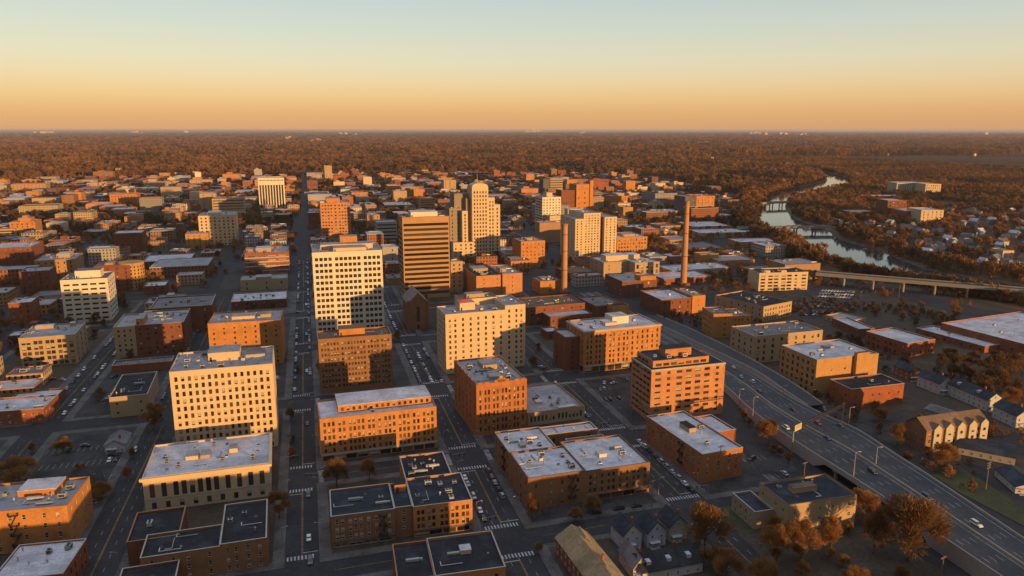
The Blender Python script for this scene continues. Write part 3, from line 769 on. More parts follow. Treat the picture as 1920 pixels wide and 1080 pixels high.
# lawns and lots on the right
structure(sheet('lawn', [at(1745, 890), at(1800, 885), at(1920, 925), at(2000, 985), at(1925, 990), at(1800, 925)], .24, M_GRASS))
structure(sheet('lawn', [at(1352, 952), at(1392, 949), at(1432, 992), at(1398, 1002)], .24, M_GRASS))
structure(sheet('parking_lot', [at(1397, 835), at(1470, 842), at(1497, 885), at(1400, 893)], .23, M_LOT))
structure(sheet('parking_lot', [at(1590, 785), at(1690, 770), at(1700, 800), at(1620, 822)], .23, M_LOT))
structure(sheet('parking_lot', [at(1480, 540), at(1600, 540), at(1625, 580), at(1500, 600)], .23, M_LOT))
structure(sheet('yard', [(264, 200), (430, 150), (560, 300), (580, 480), (560, 600), (400, 600), (330, 560), (320, 480), (275, 470), (268, 300)], .13, M_DIRT))
structure(sheet('yard', [(150, 120), (205, 120), (205, 215), (150, 240)], .215, M_DIRT))
structure(sheet('yard', [(78, 140), (133, 140), (133, 236), (78, 236)], .215, M_DIRT))
structure(sheet('road', [at(1735, 830), at(1765, 812), at(1960, 930), at(1935, 965)], .26, M_ASPH))
structure(sheet('road', [at(1860, 815), at(1925, 840), at(1925, 858), at(1840, 828)], .262, M_ASPH))
structure(sheet('road', [at(1700, 878), at(1690, 862), at(1950, 800), at(1950, 815)], .264, M_ASPH))
# ------------------------------------------------------------------ the buildings of the town centre
def G(k, **kw):
    x, y, W, D, h, r = GEO[k]
    return (kw.get('x', x), kw.get('y', y), kw.get('W', W), kw.get('D', D), kw.get('h', h), kw.get('r', r))
def S(wall, roof, n, f, **kw):
    d = dict(wall=wall, roof=roof, n=n, f=f, s=kw.pop('s', f[:max(2, len(f) // 2)])); d.update(kw); return d

building('civic_hall', 'cream stone hall with tall pilastered windows and a pale roof beside the long avenue', 'hall', G('A1'),
    [dict(wall='cream', roof='pale', n=0, f='', par=.7, cop='pale', cornice=1.0, corh=1.1, cord=1.2, hv=9, style='tall', bands=[(5.3, .45)],
          rows=[(6.0, 12.0, '1 1 111111 1 1 1 1', 1.9, 1.6, 'tall'), (1.2, 3.9, '1 1 1 1 1 1 1 1 1', 1.7, 1.6, 'sash')], frame='dark',
          pent=[(.3, .42, .4, .6, 1.6, 'cream', 'grey'), (.42, .42, .50, .6, 1.3, 'tan', 'grey'), (.66, .5, .73, .66, 1.8, 'cream', 'grey')])], 'the cream pilastered hall')
building('office_block', 'cream ten-storey office block with even rows of small windows behind the pilastered hall', 'office building', G('A2'),
    [S('cream', 'grey', 11, '1' * 15, s='1' * 8, ww=1.35, wh=2.2, top=2.0, hv=10, cop='pale', gf=0, style='sash',
       pent=[(.34, .45, .66, .85, 4.2, 'cream', 'grey'), (.72, .5, .92, .85, 1.6, 'grey', 'mid')])], 'the cream office block')
building('brick_apartments', 'orange brick block cut off by the left edge of the photo, lit along its top', 'apartment building', G('A3'),
    [S('orange', 'grey', 4, '1 111 11', s='11 11', ww=1.2, wh=1.9, top=1.2, hv=6, frame='white', skip=.1, pent=[(.38, .5, .78, .92, 2.4, 'orange', 'pale')])], 'the left-edge brick block', pieces=lambda r, W, D, h: fire_escape(r, W * .43, h, 4))
building('brick_shop', 'low red brick building with a weathered pale roof in the bottom left corner', 'building', G('A4'),
    [S('red', 'pale', 2, '1 1 1', s='111 11', hv=4, roof_='', top=1.0, par=.5, cop='pale')])
building('brick_row_block', 'low brown brick row with black roof and small wing, below the pilastered hall', 'building', G('A5', h=10.5),
    [(0.0, .0, .62, 1.0, 0, 1, S('brown', 'dark', 3, '1 11 1', s='1', wh=1.7, top=1.0, hv=3, cop='pale', frame='white')),
     (.62, .0, 1.0, 1.9, 0, 1.06, S('brown', 'dark', 3, '11 1 1', s='1 1 1', wh=1.7, top=1.2, hv=3, cop='pale', frame='white')),
     (-.16, .9, .26, 2.3, 0, .92, S('dark', 'dark', 2, '', s='1 1', hv=1))])
building('low_shop', 'black-roofed low building with pale coping cut by the bottom edge of the photo', 'building', G('A6'), [S('dark', 'dark', 2, '11 1', cop='pale', hv=1)])
building('loft_building', 'long orange brick six-storey loft with set-back glazed top floor and shopfronts', 'building', G('B1'),
    [S('orange', 'pale', 5, '111 11 1111 11 1 111 111 11 111', s='11 11 11', ww=1.15, wh=2.0, gf=3.6, top=1.4, shop=True, hv=2, cop='brick', bands=[(3.6, .25)],
       pent=[(.16, .28, .985, .97, 3.4, 'orange', 'pale', '1111111111111111')])], 'the long orange brick loft')
building('office_slab', 'brown brick office slab with closely banded windows and an orange rooftop box', 'office building', G('B2'),
    [S('brown', 'rust', 9, '111111 11111111 1111 111', s='1111', ww=1.1, wh=1.6, gf=2.6, top=1.6, hv=2, cop='brick', pent=[(.29, .35, .65, .85, 4.0, 'orange', 'rust')])], 'the brown banded slab')
building('brick_tower_block', 'dark red brick corner block with crenellated parapet and narrow paired windows', 'building', G('B3'),
    [S('rust', 'grey', 6, '1 11 11 111 11 1', s='1 1 1 1 1 1', ww=1.0, wh=2.5, gf=2.0, top=2.6, hv=12, cop='brick', pent=[(.4, .55, .7, .8, 2.6, 'tan', 'grey'), (.35, .15, .6, .3, 1.6, 'grey', 'grey')])],
    'the crenellated brick block', pieces=lambda r, W, D, h: [(lambda m: m.build('battlement', wall_mat('rust'), r))(
        (lambda m: ([m.box(W * a, -.06, h + .12, W * c, .4, h + .12 + e) for a, c, e in ((.03, .12, .7), (.16, .25, .7), (.36, .64, 1.3), (.42, .58, 1.9), (.75, .84, .7), (.88, .97, .7))] +
                    [m.box(-.06, D * q, h + .12, .4, D * q + 1.6, h + .8) for q in (.05, .2, .35, .5, .65, .8, .93)], m)[1])(MB()))])
building('low_arcade_building', 'two-storey tan building with arched windows beside the crenellated brick block', 'building', G('B4'),
    [S('tan', 'grey', 1, '1111111 1111111', s='1 1 1', ww=1.1, wh=3.2, gf=1.2, top=1.3, hv=7, cop='brick', pent=[(.3, .3, .4, .4, 1.2, 'cream', 'pale'), (.55, .0, .86, .06, 1.4, 'cream', 'pale')])])
building('glass_grid_tower', 'tall white tower with a regular grid of square windows beside the long avenue', 'office building', G('C1'),
    [S('white', 'grey', 14, '1111 ', s='1' * 8, ww=2.3, wh=2.35, top=3.0, gf=2, hv=8, cop='pale', style='wide', glass=(0,), margin=1.2, rows=[],
       pent=[(.3, .05, .78, .35, 3.0, 'cream', 'grey'), (.12, .45, .9, .8, 3.6, 'cream', 'grey'), (.42, .7, .68, .95, 8.0, 'orange', 'grey')]) | dict(f='1111 111111 1111')], 'the white grid tower')
building('warehouse_block', 'sprawling brown brick block with four pale roofs around a small courtyard', 'warehouse', G('B5'),
    [(0, 0, .46, .52, 0, 1, S('brown', 'pale', 3, '1 11 1', s='1 1 1 1', ww=1.0, wh=1.8, gf=0, top=1.6, hv=7, cop='dark', skip=.3)),
     (.46, 0, 1, .62, 0, .97, S('brown', 'pale', 3, '11 1 11 1 1 11 1', s='1 1 1', ww=1.1, wh=1.7, gf=3.4, shop=True, fascia='brick', top=1.4, hv=4, cop='dark', pent=[(.38, .38, .5, .52, 1.5, 'white', 'pale')])),
     (0, .52, .4, 1.0, 0, .98, S('brown', 'pale', 3, '', s='1 1 1 1', hv=5, cop='pale', pent=[(.3, .2, .42, .35, 1.2, 'tan', 'grey')])),
     (.4, .82, .88, 1.0, 0, .95, S('brown', 'pale', 3, '1 1 1', s='1', hv=2, cop='pale')),
     (.56, .62, .9, .76, 0, .82, S('tan', 'pale', 2, '', s='1', hv=1, cop='pale'))], 'the courtyard warehouse', pieces=lambda r, W, D, h: (fire_escape(r, W * .32, h, 3), fire_escape(r, D * .3, h, 3, side='l', D=D)))
building('brick_commercial_building', 'three-storey red brick building with pale sloping roof line and narrow end facing the crossing', 'building', G('B6'),
    [S('rust', 'pale', 3, '1 1 11', s='1 1 11 1 11 1 11 1 1', ww=1.1, wh=2.1, gf=3.4, top=1.2, hv=2, cop='pale', frame='white', shop=False,
       pent=[(.42, .5, .6, .68, 2.2, 'tan', 'dark')]),
     (.98, .55, 1.75, .98, 0, .72, S('red', 'pale', 2, '', s='', hv=0, cop='pale'))], 'the narrow-ended brick building', pieces=lambda r, W, D, h: fire_escape(r, D * .62, h, 3, side='l', D=D))
building('residential_midrise', 'orange brick eight-storey midrise with pale slab bands and a set-back top floor beside the highway', 'apartment building', G('B7'),
    [S('salmon', 'slate', 8, '2 1 2222 1 ', s='22222', ww=1.9, wh=1.5, sww=2.2, gf=1.6, top=.6, par=.4, hv=0, cop='pale', style='wide', frame='dark', cornice=.25, corh=.4, cord=.4, cormat=M_COP['pale']),
     (.06, .16, .82, .96, .985, 1.12, S('salmon', 'slate', 1, '2222222', s='2222', ww=2.0, wh=1.5, top=.7, style='wide', hv=3, par=.3, cop='brick', pent=[(.3, .3, .78, .72, 4.2, 'orange', 'slate')]))], 'the highway midrise')
building('brick_hotel', 'wide orange brick building with pale cornice and many small windows, half in shadow', 'building', G('B8'),
    [S('orange', 'pale', 6, '11 11 1 11 1 11 1 1 1 1 1 1', s='1 1 1 1 1', ww=1.2, wh=2.2, gf=4.6, top=2.0, hv=5, cop='pale', cornice=.6, corh=.7, cord=.9, cormat=M_COP['pale'], bands=[(4.3, .4)], shop=True,
       pent=[(.34, .3, .5, .6, 2.2, 'cream', 'pale'), (.46, .4, .68, .8, 5.0, 'white', 'pale')]),
     (-.18, .25, 0, .95, 0, .82, S('dark', 'grey', 6, '1', s='11', hv=0))], 'the pale-corniced brick building')
building('cream_hotel', 'pale cream hotel of ten storeys with rooftop boxes and a small red sign', 'hotel', G('B9'),
    [(0, 0, .74, .62, 0, 1, S('cream', 'grey', 10, '11 1 1 1 1 1 1', s='111111', ww=1.35, wh=1.9, gf=1.5, top=2.2, hv=3, cop='pale', pent=[(.3, .4, .56, .8, 5.0, 'cream', 'grey')])),
     (.74, .0, 1.0, .8, 0, 1.07, S('cream', 'grey', 11, '1 11', s='11111', ww=1.35, wh=1.9, gf=1.5, top=2.0, hv=2, cop='pale')),
     (.3, .62, .78, 1.0, 0, 1.09, S('cream', 'mid', 11, '', s='1111', hv=6, pent=[(.2, .2, .7, .7, 3.0, 'tan', 'grey')]))], 'the cream hotel',
    pieces=lambda r, W, D, h: (lambda m: (m.box(W * .24, D * .3, h + 4.2, W * .34, D * .31, h + 6.2, bottom=True), m.build('roof_sign', mat('red sign', (.5, .03, .03)), r)))(MB()))
building('banded_tower', 'brown and tan tower striped by continuous dark window bands with a white rooftop box', 'office building', G('B10', D=26),
    [S('brown', 'mid', 15, 'R', s='R', wh=2.35, gf=3.0, top=4.6, hv=4, style='ribbon', margin=.9, cop='brick', glass=(0,), pent=[(.2, .2, .78, .8, 4.6, 'white', 'pale')]) | dict(wall='copper')], 'the banded tower')
building('brick_institution', 'broad plain orange brick building with few windows behind the cream hotel', 'building', G('B11'),
    [(0, 0, .56, 1, 0, 1, S('salmon', 'slate', 5, ' 1  1', s='1 1 1 1 1 1 1', ww=.9, wh=1.4, hv=5, top=1.6, pent=[(.15, .5, .75, .85, 3, 'tan', 'grey')])),
     (.56, -.05, 1, .9, 0, 1.05, S('salmon', 'grey', 5, '1', s='1 1', ww=.9, wh=1.4, hv=3, top=1.6, pent=[(.1, .3, .4, .6, 3, 'tan', 'grey')]))], 'the plain brick institution')
building('residential_slab', 'pale cream high slab with small square windows, stepped shoulders and a dark vertical recess', 'apartment building', G('CS'),
    [(0, 0, .2, 1, 0, .93, S('cream', 'grey', 15, '1 1', s='11 11 11', ww=1.6, wh=1.7, hv=1, cop='pale', gf=2)),
     (.2, 0, .6, 1, 0, 1.05, S('cream', 'grey', 17, '11111', s='', ww=1.6, wh=1.7, hv=4, cop='pale', gf=2)),
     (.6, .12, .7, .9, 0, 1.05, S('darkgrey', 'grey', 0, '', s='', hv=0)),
     (.7, 0, 1, 1, 0, .95, S('cream', 'grey', 15, '1 1 1', s='', ww=1.6, wh=1.7, hv=1, cop='pale', gf=2))], 'the stepped cream slab')
building('mill_office', 'cream office with wide window bands standing between the tall smokestack and the river', 'office building', G('CREAM', W=49, D=24),
    [S('cream', 'slate', 5, '2 22 22 1  2', s='', ww=2.6, wh=1.7, top=1.6, hv=4, style='wide', cop='pale', pent=[(.1, .0, .22, .15, 2.6, 'cream', 'pale'), (.45, .0, .56, .15, 2.4, 'cream', 'pale')])], 'the cream riverside office')
building('tan_warehouse', 'tan brick warehouse with black roof turned at an angle to the street grid', 'warehouse', G('BLK', D=50),
    [S('tan', 'dark', 3, '11111 11111', s='1 1 1 1 1 1 1', ww=1.3, wh=1.9, top=1.4, hv=6, cop='brick')], 'the black-roofed tan warehouse')
building('orange_office', 'small orange brick building with stepped roof edge above the highway ramp', 'building', G('OB'),
    [(0, 0, .5, 1, 0, 1, S('orange', 'mid', 4, ' 1', s='111 111', ww=1.3, wh=1.4, hv=2, cop='brick')), (.5, 0, 1, 1, 0, .9, S('orange', 'mid', 4, '111 1', s='', ww=1.3, wh=1.4, hv=2, top=1.2))], 'the stepped orange building')
building('brick_depot', 'long brick depot with pale roof and a sunlit stair tower at its right end', 'depot', G('BB'),
    [(0, 0, .7, 1, 0, 1, S('dark', 'pale', 3, '1 1 1 1', s='1 1 1 1', ww=1.2, hv=4, skip=.2)), (.7, -.02, 1, .8, 0, 1.1, S('orange', 'grey', 3, '1', s='', ww=.8, hv=2, wh=1.2))], 'the brick depot')
building('tan_mill', 'tan brick mill with arched lower windows, four storeys, on the far side of the highway', 'mill', G('TAN'),
    [S('tan', 'mid', 4, '11 1 11 1 1 11', s='1 1 1 1', ww=1.7, wh=2.4, top=1.4, hv=7, cop='pale', gf=.8)], 'the tan mill')
building('brick_mill', 'large orange brick mill with pale roof, blank end wall and projecting stair tower', 'mill', G('BR'),
    [(0, 0, 1, 1, 0, 1, S('ochre', 'pale', 5, '', s='1 1 1 1 1 1 1', sww=1.9, wh=2.3, top=1.6, hv=3, cop='pale', rows=[(14, 15.6, '  1 1 1   ', 1.2)], pent=[(.5, .6, .66, .72, 1.1, 'tan', 'grey')])),
     (.6, -.08, .8, .0, 0, 1.1, S('ochre', 'rust', 5, '', s='', hv=0)), (.8, -.02, 1.0, .0, 0, 1.0, S('ochre', 'pale', 5, '', s='', hv=0))], 'the brick mill')
building('brick_garage', 'dark brick two-storey building with black roof in front of the large brick mill', 'building', G('DB'),
    [S('red', 'dark', 2, '11 11 1 1', s='1 1', ww=1.0, wh=1.1, top=2.4, hv=2, cop='pale')], 'the black-roofed brick building')
building('brick_workshop', 'red brick workshop with pale shallow roof and a row of upper windows', 'workshop', G('R1', D=34),
    [S('red', 'pale', 2, '11111 111', s='111 111 1', ww=1.4, wh=1.9, hv=1, cop='pale')], 'the pale-roofed workshop')
building('long_shed', 'long low shed with a pale roof at an angle, in front of the big warehouse', 'shed', G('R2'), [S('red', 'pale', 1, '1 1', s='1 1 1 1 1 1 1 1', hv=3, top=1, cop='pale')], 'the long pale shed')
building('big_warehouse', 'huge red brick warehouse with a white roof at the right edge', 'warehouse', G('R3', W=90, h=9),
    [S('red', 'pale', 1, '11 11 11', s='1  1  1  1  1', sww=1.6, wh=1.6, top=2.5, hv=5, cop='pale')], 'the big white-roofed warehouse')
building('narrow_shed', 'narrow dark brick shed with long pale roof beyond the large brick mill', 'shed', G('R4', D=34, W=13), [S('dark', 'pale', 1, '1', s='1 1 1 1 1', hv=1, cop='pale')])
building('small_depot', 'small low depot with a pale roof among parked vehicles near the river road', 'depot', G('R5', D=22), [S('tan', 'grey', 1, '1 1 1', s='1 1 1', hv=2)])
building('corner_flats', 'tan three-storey flats with dark roof and mottled end wall in front of the highway', 'apartment building', G('LR'),
    [S('stone', 'slate', 3, '1 1 1 1  1', s='1 11 1', ww=1.1, wh=1.4, top=1.4, hv=3, cop='dark', frame='white', pent=[(.27, .45, .62, .66, 1.9, 'tan', 'rust', '1 1')]) | dict(wall='tan'),
     (-.27, .45, 0, 1.3, 0, .55, S('tan', 'slate', 2, '', s='1 1 1 1', hv=0, frame='white', cop='pale'))], 'the flats by the highway')
building('dark_roof_row', 'brown brick row with navy black roofs and white sash windows at the crossing', 'building', G('B12', W=52.3, D=46, h=12.8),
    [(0, 0, .44, .46, 0, 1, S('brown', 'slate', 3, '11 111 1 1 11', s='1 1 1', ww=1.2, wh=1.9, gf=2.7, shop=True, fascia='dark', top=1.0, hv=3, cop='pale', frame='white', glass=(0, 1, 1, 2, 3))),
     (.44, .03, .57, .46, 0, .97, S('brown', 'slate', 3, '1', s='1', ww=1.2, wh=1.7, gf=2.7, top=1.0, hv=2, cop='pale', frame='white', pent=[(.2, .7, .9, 1, 3.0, 'orange', 'dark')])),
     (.57, 0, 1, .52, 0, .98, S('orange', 'slate', 3, '11 11  11 11 11', s='1 1', ww=1.2, wh=1.8, gf=3.0, shop=True, fascia='dark', top=1.2, hv=6, cop='pale')),
     (.57, .52, .93, 1.0, 0, .97, S('orange', 'dark', 3, '', s='1 1 1', hv=14, cop='pale'))], 'the navy-roofed row', pieces=lambda r, W, D, h: fire_escape(r, W * .325, h, 3))
building('black_roof_shop', 'brick building with patchy black roof and one lit roof box at the bottom edge', 'building', G('B13'),
    [(0, 0, .34, 1, 0, 1, S('red', 'dark', 3, '11 1', s='1 1', hv=1, cop='brick')), (.34, 0, 1, 1.05, 0, 1.0, S('orange', 'dark', 3, '1 1 1 1', s='', hv=2, cop='pale', pent=[(.44, .5, .6, .66, 1.4, 'cream', 'pale')]))])
building('tan_factory', 'tan four-storey factory with broad paired windows on the far left', 'factory', G('D1'),
    [S('tan', 'grey', 5, '11 11 11 11 1', s='1 1 1', ww=2.3, wh=2.3, top=1.8, hv=3, cop='pale', style='wide', pent=[(.1, .75, .45, .9, 2, 'tan', 'pale'), (.75, .8, .85, .9, 2.4, 'tan', 'pale')])], 'the tan factory')
building('brick_flats', 'brown brick flats with one pale tan bay at the left corner', 'apartment building', G('D2'),
    [(0, 0, .3, .9, 0, 1, S('tan', 'grey', 6, '111', s='', ww=1.3, wh=1.6, hv=2, cop='pale')), (.3, 0, 1, 1, 0, 1.02, S('dark', 'grey', 6, '1 1 1 1 1 1', s='1 1 1 1', ww=1.6, wh=1.6, hv=8, cop='pale', skip=.12, pent=[(0, .1, .16, .5, 4, 'orange', 'grey')]))], 'the tan-cornered brick flats')
building('brick_store', 'wide brown brick store with stained grey roof behind the tan-cornered brick flats', 'store', (-117.9, 590, 43, 40, 20, 1.7), [S('dark', 'mid', 4, '1 1 1 1', s='1 1 1 1', hv=8, cop='pale')])
building('orange_block', 'orange brick block with a long tree-shadowed front behind the cream office block', 'building', G('D3'),
    [S('orange', 'grey', 8, '1 1 1 1 1 1 1', s='11 11', ww=1.2, wh=1.5, hv=8, top=1.6, cop='brick', pent=[(.3, .3, .62, .55, 2.2, 'cream', 'grey'), (.7, .4, .85, .7, 2, 'tan', 'grey')])], 'the long-shadowed orange block')
building('black_roof_store', 'small tan building with black roof and three roof fans on the left side street', 'building', G('D4', D=40), [S('tan', 'dark', 2, '1   1', s=' 1 ', ww=1.1, wh=1.2, hv=4, cop='pale')], 'the black-roofed tan building')
building('brick_annex', 'long single-storey red brick annex in front of the tan-cornered brick flats', 'annex', G('D5'), [S('red', 'mid', 1, '', s='', hv=3, cop='pale')])
building('brick_office', 'two-storey red brick building with white roof at the left edge', 'building', G('D6'),
    [S('red', 'pale', 2, '1 11 11 1 11', s='11 11', ww=1.2, wh=1.5, hv=4, cop='pale', frame='white', glass=(1, 2, 0)), (.1, 1.0, .9, 1.9, 0, .6, S('dark', 'pale', 1, '', s='', hv=1))], 'the white-roofed left-edge building')
building('white_office_tower', 'white eight-storey office with broad recessed windows and a cream roof box', 'office building', G('D7'),
    [S('white', 'mid', 8, '11111', s='1111', ww=4.4, wh=1.5, top=2.2, gf=1.0, hv=3, style='wide', cop='pale', glass=(0,), pent=[(.26, .3, .82, .75, 6, 'white', 'mid')])], 'the white office at the left')
def church(root, W, D, h):
    e = h * .72
    b = MB(); ops = [(W * .42, W * .58, 6, e - 3.0, 'tall'), (W * .44, W * .56, .3, 3.6, 'shop')]
    facade(b, lambda s, d, z: (s, d, z), W, e, ops); b.poly([(0, 0, e), (W, 0, e), (W / 2, 0, h)])
    facade(b, lambda s, d, z: (d, D - s, z), D, e, [(a, c, 7, e - 2, 'tall') for a, c in bays(D, '1 1 1', 1.4, 2)])
    b.poly([(W, D, 0), (0, D, 0), (0, D, e), (W, D, e)]); b.poly([(0, D, e), (W / 2, D, h), (W, D, e)]); b.poly([(W, 0, 0), (W, D, 0), (W, D, e), (W, 0, e)])
    b.build('wall', wall_mat('brown'), root)
    r = MB(); r.poly([(-.5, -.3, e - .2), (W / 2, -.3, h + .35), (W / 2, D + .3, h + .35), (-.5, D + .3, e - .2)]); r.poly([(W + .5, -.3, e - .2), (W + .5, D + .3, e - .2), (W / 2, D + .3, h + .35), (W / 2, -.3, h + .35)])
    r.build('roof', roof_mat('mid'), root)
    c = MB(); c.poly([(-.4, -.35, e - .3), (W / 2, -.35, h + .5), (W / 2, -.35, h - .3), (0, -.35, e - .9)]); c.poly([(W + .4, -.35, e - .3), (W / 2, -.35, h + .5), (W / 2, -.35, h - .3), (W, -.35, e - .9)])
    c.build('gable_coping', wall_mat('tan'), root)
    for x in (-.5, W - 1.1):
        p = MB(); p.box(x, -.6, 0, x + 1.6, 1.0, e + 2.2); p.build('buttress', wall_mat('brown'), root)
    link('window', window_mesh(W * .16, e - 9, 'tall', 'dark', 0), root, (W / 2, .22, (6 + e - 3) / 2)); link('door', window_mesh(W * .12, 3.3, 'shop', 'dark', 3), root, (W / 2, .22, 1.95))
    for a, c in bays(D, '1 1 1', 1.4, 2): link('window', window_mesh(c - a, e - 9, 'tall', 'dark', 0), root, (.22, D - (a + c) / 2, (e + 5) / 2), -math.pi / 2)
building('gabled_church', 'tall dark sandstone gabled hall with one narrow window in front of the banded tower', 'church', G('CH', D=26, h=29), [], 'the gabled sandstone hall', pieces=church)
def deco(root, W, D, h):
    b = MB(); n = 14; w0, d0 = W * .96, D * .7
    for i in range(n):
        a0, a1 = math.pi * i / n, math.pi * (i + 1) / n
        x0, x1 = W / 2 - w0 / 2 * math.cos(a0), W / 2 - w0 / 2 * math.cos(a1); z0, z1 = h + 4.2 * math.sin(a0) ** .7, h + 4.2 * math.sin(a1) ** .7
        b.poly([(x0, .2, z0), (x1, .2, z1), (x1, d0, z1), (x0, d0, z0)]); b.poly([(x0, .2, h - .5), (x1, .2, h - .5), (x1, .2, z1), (x0, .2, z0)])
    b.build('vaulted_crown', wall_mat('cream'), root)
    m = MB(); m.tube([(W * .5, D * .5, h), (W * .5, D * .5, h + 14)], [.35, .15], 6); m.build('antenna', M_STEEL, root)
dc = dict(ww=1.7, wh=2.6, hv=0, cop='pale', glass=(0, 0, 3))
building('art_deco_tower', 'cream art deco tower with rounded crown and stepped shoulders, tallest in the centre', 'tower', G('DECO', D=26, h=85, W=19.5),
    [(0, 0, 1, .9, 0, 1, S('cream', 'grey', 17, '11111', s='', top=4, gf=5, **dc)), (1, .06, 1.42, .9, 0, .85, S('cream', 'grey', 15, '1 1', s='', top=3, gf=5, **dc)),
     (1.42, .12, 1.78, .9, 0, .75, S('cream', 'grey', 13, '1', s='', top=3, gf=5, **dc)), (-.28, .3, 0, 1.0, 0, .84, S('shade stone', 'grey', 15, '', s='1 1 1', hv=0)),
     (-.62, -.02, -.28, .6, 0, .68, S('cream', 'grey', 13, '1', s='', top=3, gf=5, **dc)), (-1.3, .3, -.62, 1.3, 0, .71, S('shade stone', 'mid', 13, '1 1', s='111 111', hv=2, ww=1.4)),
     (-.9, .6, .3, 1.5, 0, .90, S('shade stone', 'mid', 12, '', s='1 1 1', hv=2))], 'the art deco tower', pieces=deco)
building('residential_tower', 'white residential tower with balconied side and a lower cream annex at its foot', 'apartment building', G('WT'),
    [S('white', 'grey', 12, '1 1 1 1 1 1', s='R', ww=2.0, wh=2.0, hv=2, cop='pale', top=2, pent=[(.3, .2, .62, .7, 7, 'cream', 'grey')])], 'the white residential tower')
building('tower_annex', 'plain cream annex with stepped top at the foot of the white residential tower', 'annex', G('WTA'), [S('cream', 'grey', 6, '1 1 1', s='', ww=1, wh=1.1, hv=1, cop='pale')])
building('brick_wing', 'orange brick wing with rows of square windows right of the stepped cream slab', 'building', G('BE'), [S('orange', 'pale', 5, '1111111111', s='', ww=1.8, wh=2.0, hv=5, cop='pale', pent=[(.3, .2, .7, .6, 3, 'tan', 'grey')])], 'the square-windowed brick wing')
building('brick_bell_tower_block', 'orange brick tower with a slim mast-like corner pier and few windows', 'tower', G('OT'),
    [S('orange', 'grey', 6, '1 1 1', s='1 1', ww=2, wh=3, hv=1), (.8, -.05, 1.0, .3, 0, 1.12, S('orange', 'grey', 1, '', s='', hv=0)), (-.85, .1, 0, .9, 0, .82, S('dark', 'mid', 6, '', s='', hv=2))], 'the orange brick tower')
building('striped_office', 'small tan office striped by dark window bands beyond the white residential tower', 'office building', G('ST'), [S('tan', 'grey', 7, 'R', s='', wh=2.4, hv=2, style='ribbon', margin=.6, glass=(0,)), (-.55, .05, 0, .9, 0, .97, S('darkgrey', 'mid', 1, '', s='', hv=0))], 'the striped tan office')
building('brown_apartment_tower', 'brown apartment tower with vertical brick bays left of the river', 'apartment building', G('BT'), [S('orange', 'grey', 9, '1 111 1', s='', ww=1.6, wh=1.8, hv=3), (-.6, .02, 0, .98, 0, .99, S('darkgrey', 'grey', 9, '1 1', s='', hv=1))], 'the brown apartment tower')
building('brick_offices', 'five-storey orange brick building with regular windows below the art deco tower', 'building', G('L36'), [S('orange', 'grey', 7, '1 1 1 1 1 1', s='1 1', ww=1.3, wh=1.7, hv=4, pent=[(.3, .3, .6, .6, 2.5, 'tan', 'grey')])], 'the five-storey brick offices')
building('low_brick_block', 'low orange brick block with tall windows left of the shorter smokestack', 'building', G('L37'), [S('orange', 'grey', 3, '1 1 1 1 1', s='1 1', ww=1.5, wh=2.3, hv=5, pent=[(.1, .4, .7, .9, 2, 'dark', 'grey')])])
building('brick_chapel_hall', 'small sunlit orange brick hall at the foot of the shorter smokestack', 'hall', G('L38'), [S('orange', 'grey', 2, '  1  ', s='1 1', ww=2, wh=2.5, hv=3, pent=[(.2, .4, .6, .8, 2, 'tan', 'grey')])])
building('brick_stores', 'dark brick stores with a cluttered roof between the cream hotel and the crossing', 'building', G('S1'), [S('dark', 'rust', 4, '111 1 1 1 1', s='1 1', ww=1.5, wh=1.7, hv=9)], 'the cluttered dark stores')
building('brick_garage_block', 'low brown brick garage with a flat bluish white roof', 'garage', G('S2'), [S('dark', 'pale', 2, '1 1 1 1 1 1', s='1 1', ww=1.5, wh=1.6, hv=0, cop='dark')])
building('loading_block', 'orange brick loading block with two protruding sunlit bays', 'building', G('S3', h=9), [S('dark', 'mid', 2, '1 1', s='1 1', hv=3), (.4, -.3, 1, 0, 0, 1.15, S('orange', 'dark', 2, '', s='', hv=0))])
building('low_garage', 'small low garage with pale roof beside the wide brick building with pale cornice', 'garage', G('S4', h=6), [S('dark', 'pale', 1, '1 1', s='1', hv=0)])
building('terraced_offices', 'stepped tan offices with columned sunlit front and white rooftop hall', 'office building', G('Q1'),
    [(0, .3, 1, 1, 0, .86, S('tan', 'pale', 4, '1 1 1 1', s='1 1 1', hv=4, pent=[(.1, .2, .8, .6, 6, 'cream', 'pale')])), (.5, 0, 1, .4, 0, .9, S('tan', 'pale', 3, '1 1 1 1 1', s='', ww=2.6, wh=4.0, hv=2, cop='pale'))], 'the stepped tan offices')
building('loft_offices', 'grey-framed brick lofts with tall windows right of the shorter smokestack', 'building', G('Q2', h=15), [S('dark', 'grey', 4, '11 11 11', s='1 1 1 1', ww=2.0, wh=2.6, hv=4, frame='white'), (.5, -.04, .95, .3, 1, 1.25, S('orange', 'grey', 1, '', s='', hv=0))], 'the grey-framed lofts')
building('low_dark_brick', 'low dark brick market hall with arched openings below the stepped cream slab', 'hall', G('Q3'), [S('dark', 'rust', 2, '1 1 1 1 1', s='1 1 1 1', ww=2.2, wh=2.4, hv=2)])
def curved_bay(root, W, D, h):
    b = MB(); cx, cy, r = W * .98, D * .34, D * .34
    b.tube([(cx, cy, 0), (cx, cy, h + 1.2)], [r, r], 28); b.build('curved_bay', wall_mat('ochre'), root)
    n = 7
    for i in range(n):
        z = 1.6 + (h - 1.5) * i / n
        for j in range(9):
            a = R_(-100 + 130 * j / 8)
            link('window', window_mesh(1.2, 1.8, 'sash', 'dark', 0), root, (cx + math.cos(a) * (r + .02), cy + math.sin(a) * (r + .02), z + .9), a + math.pi / 2)
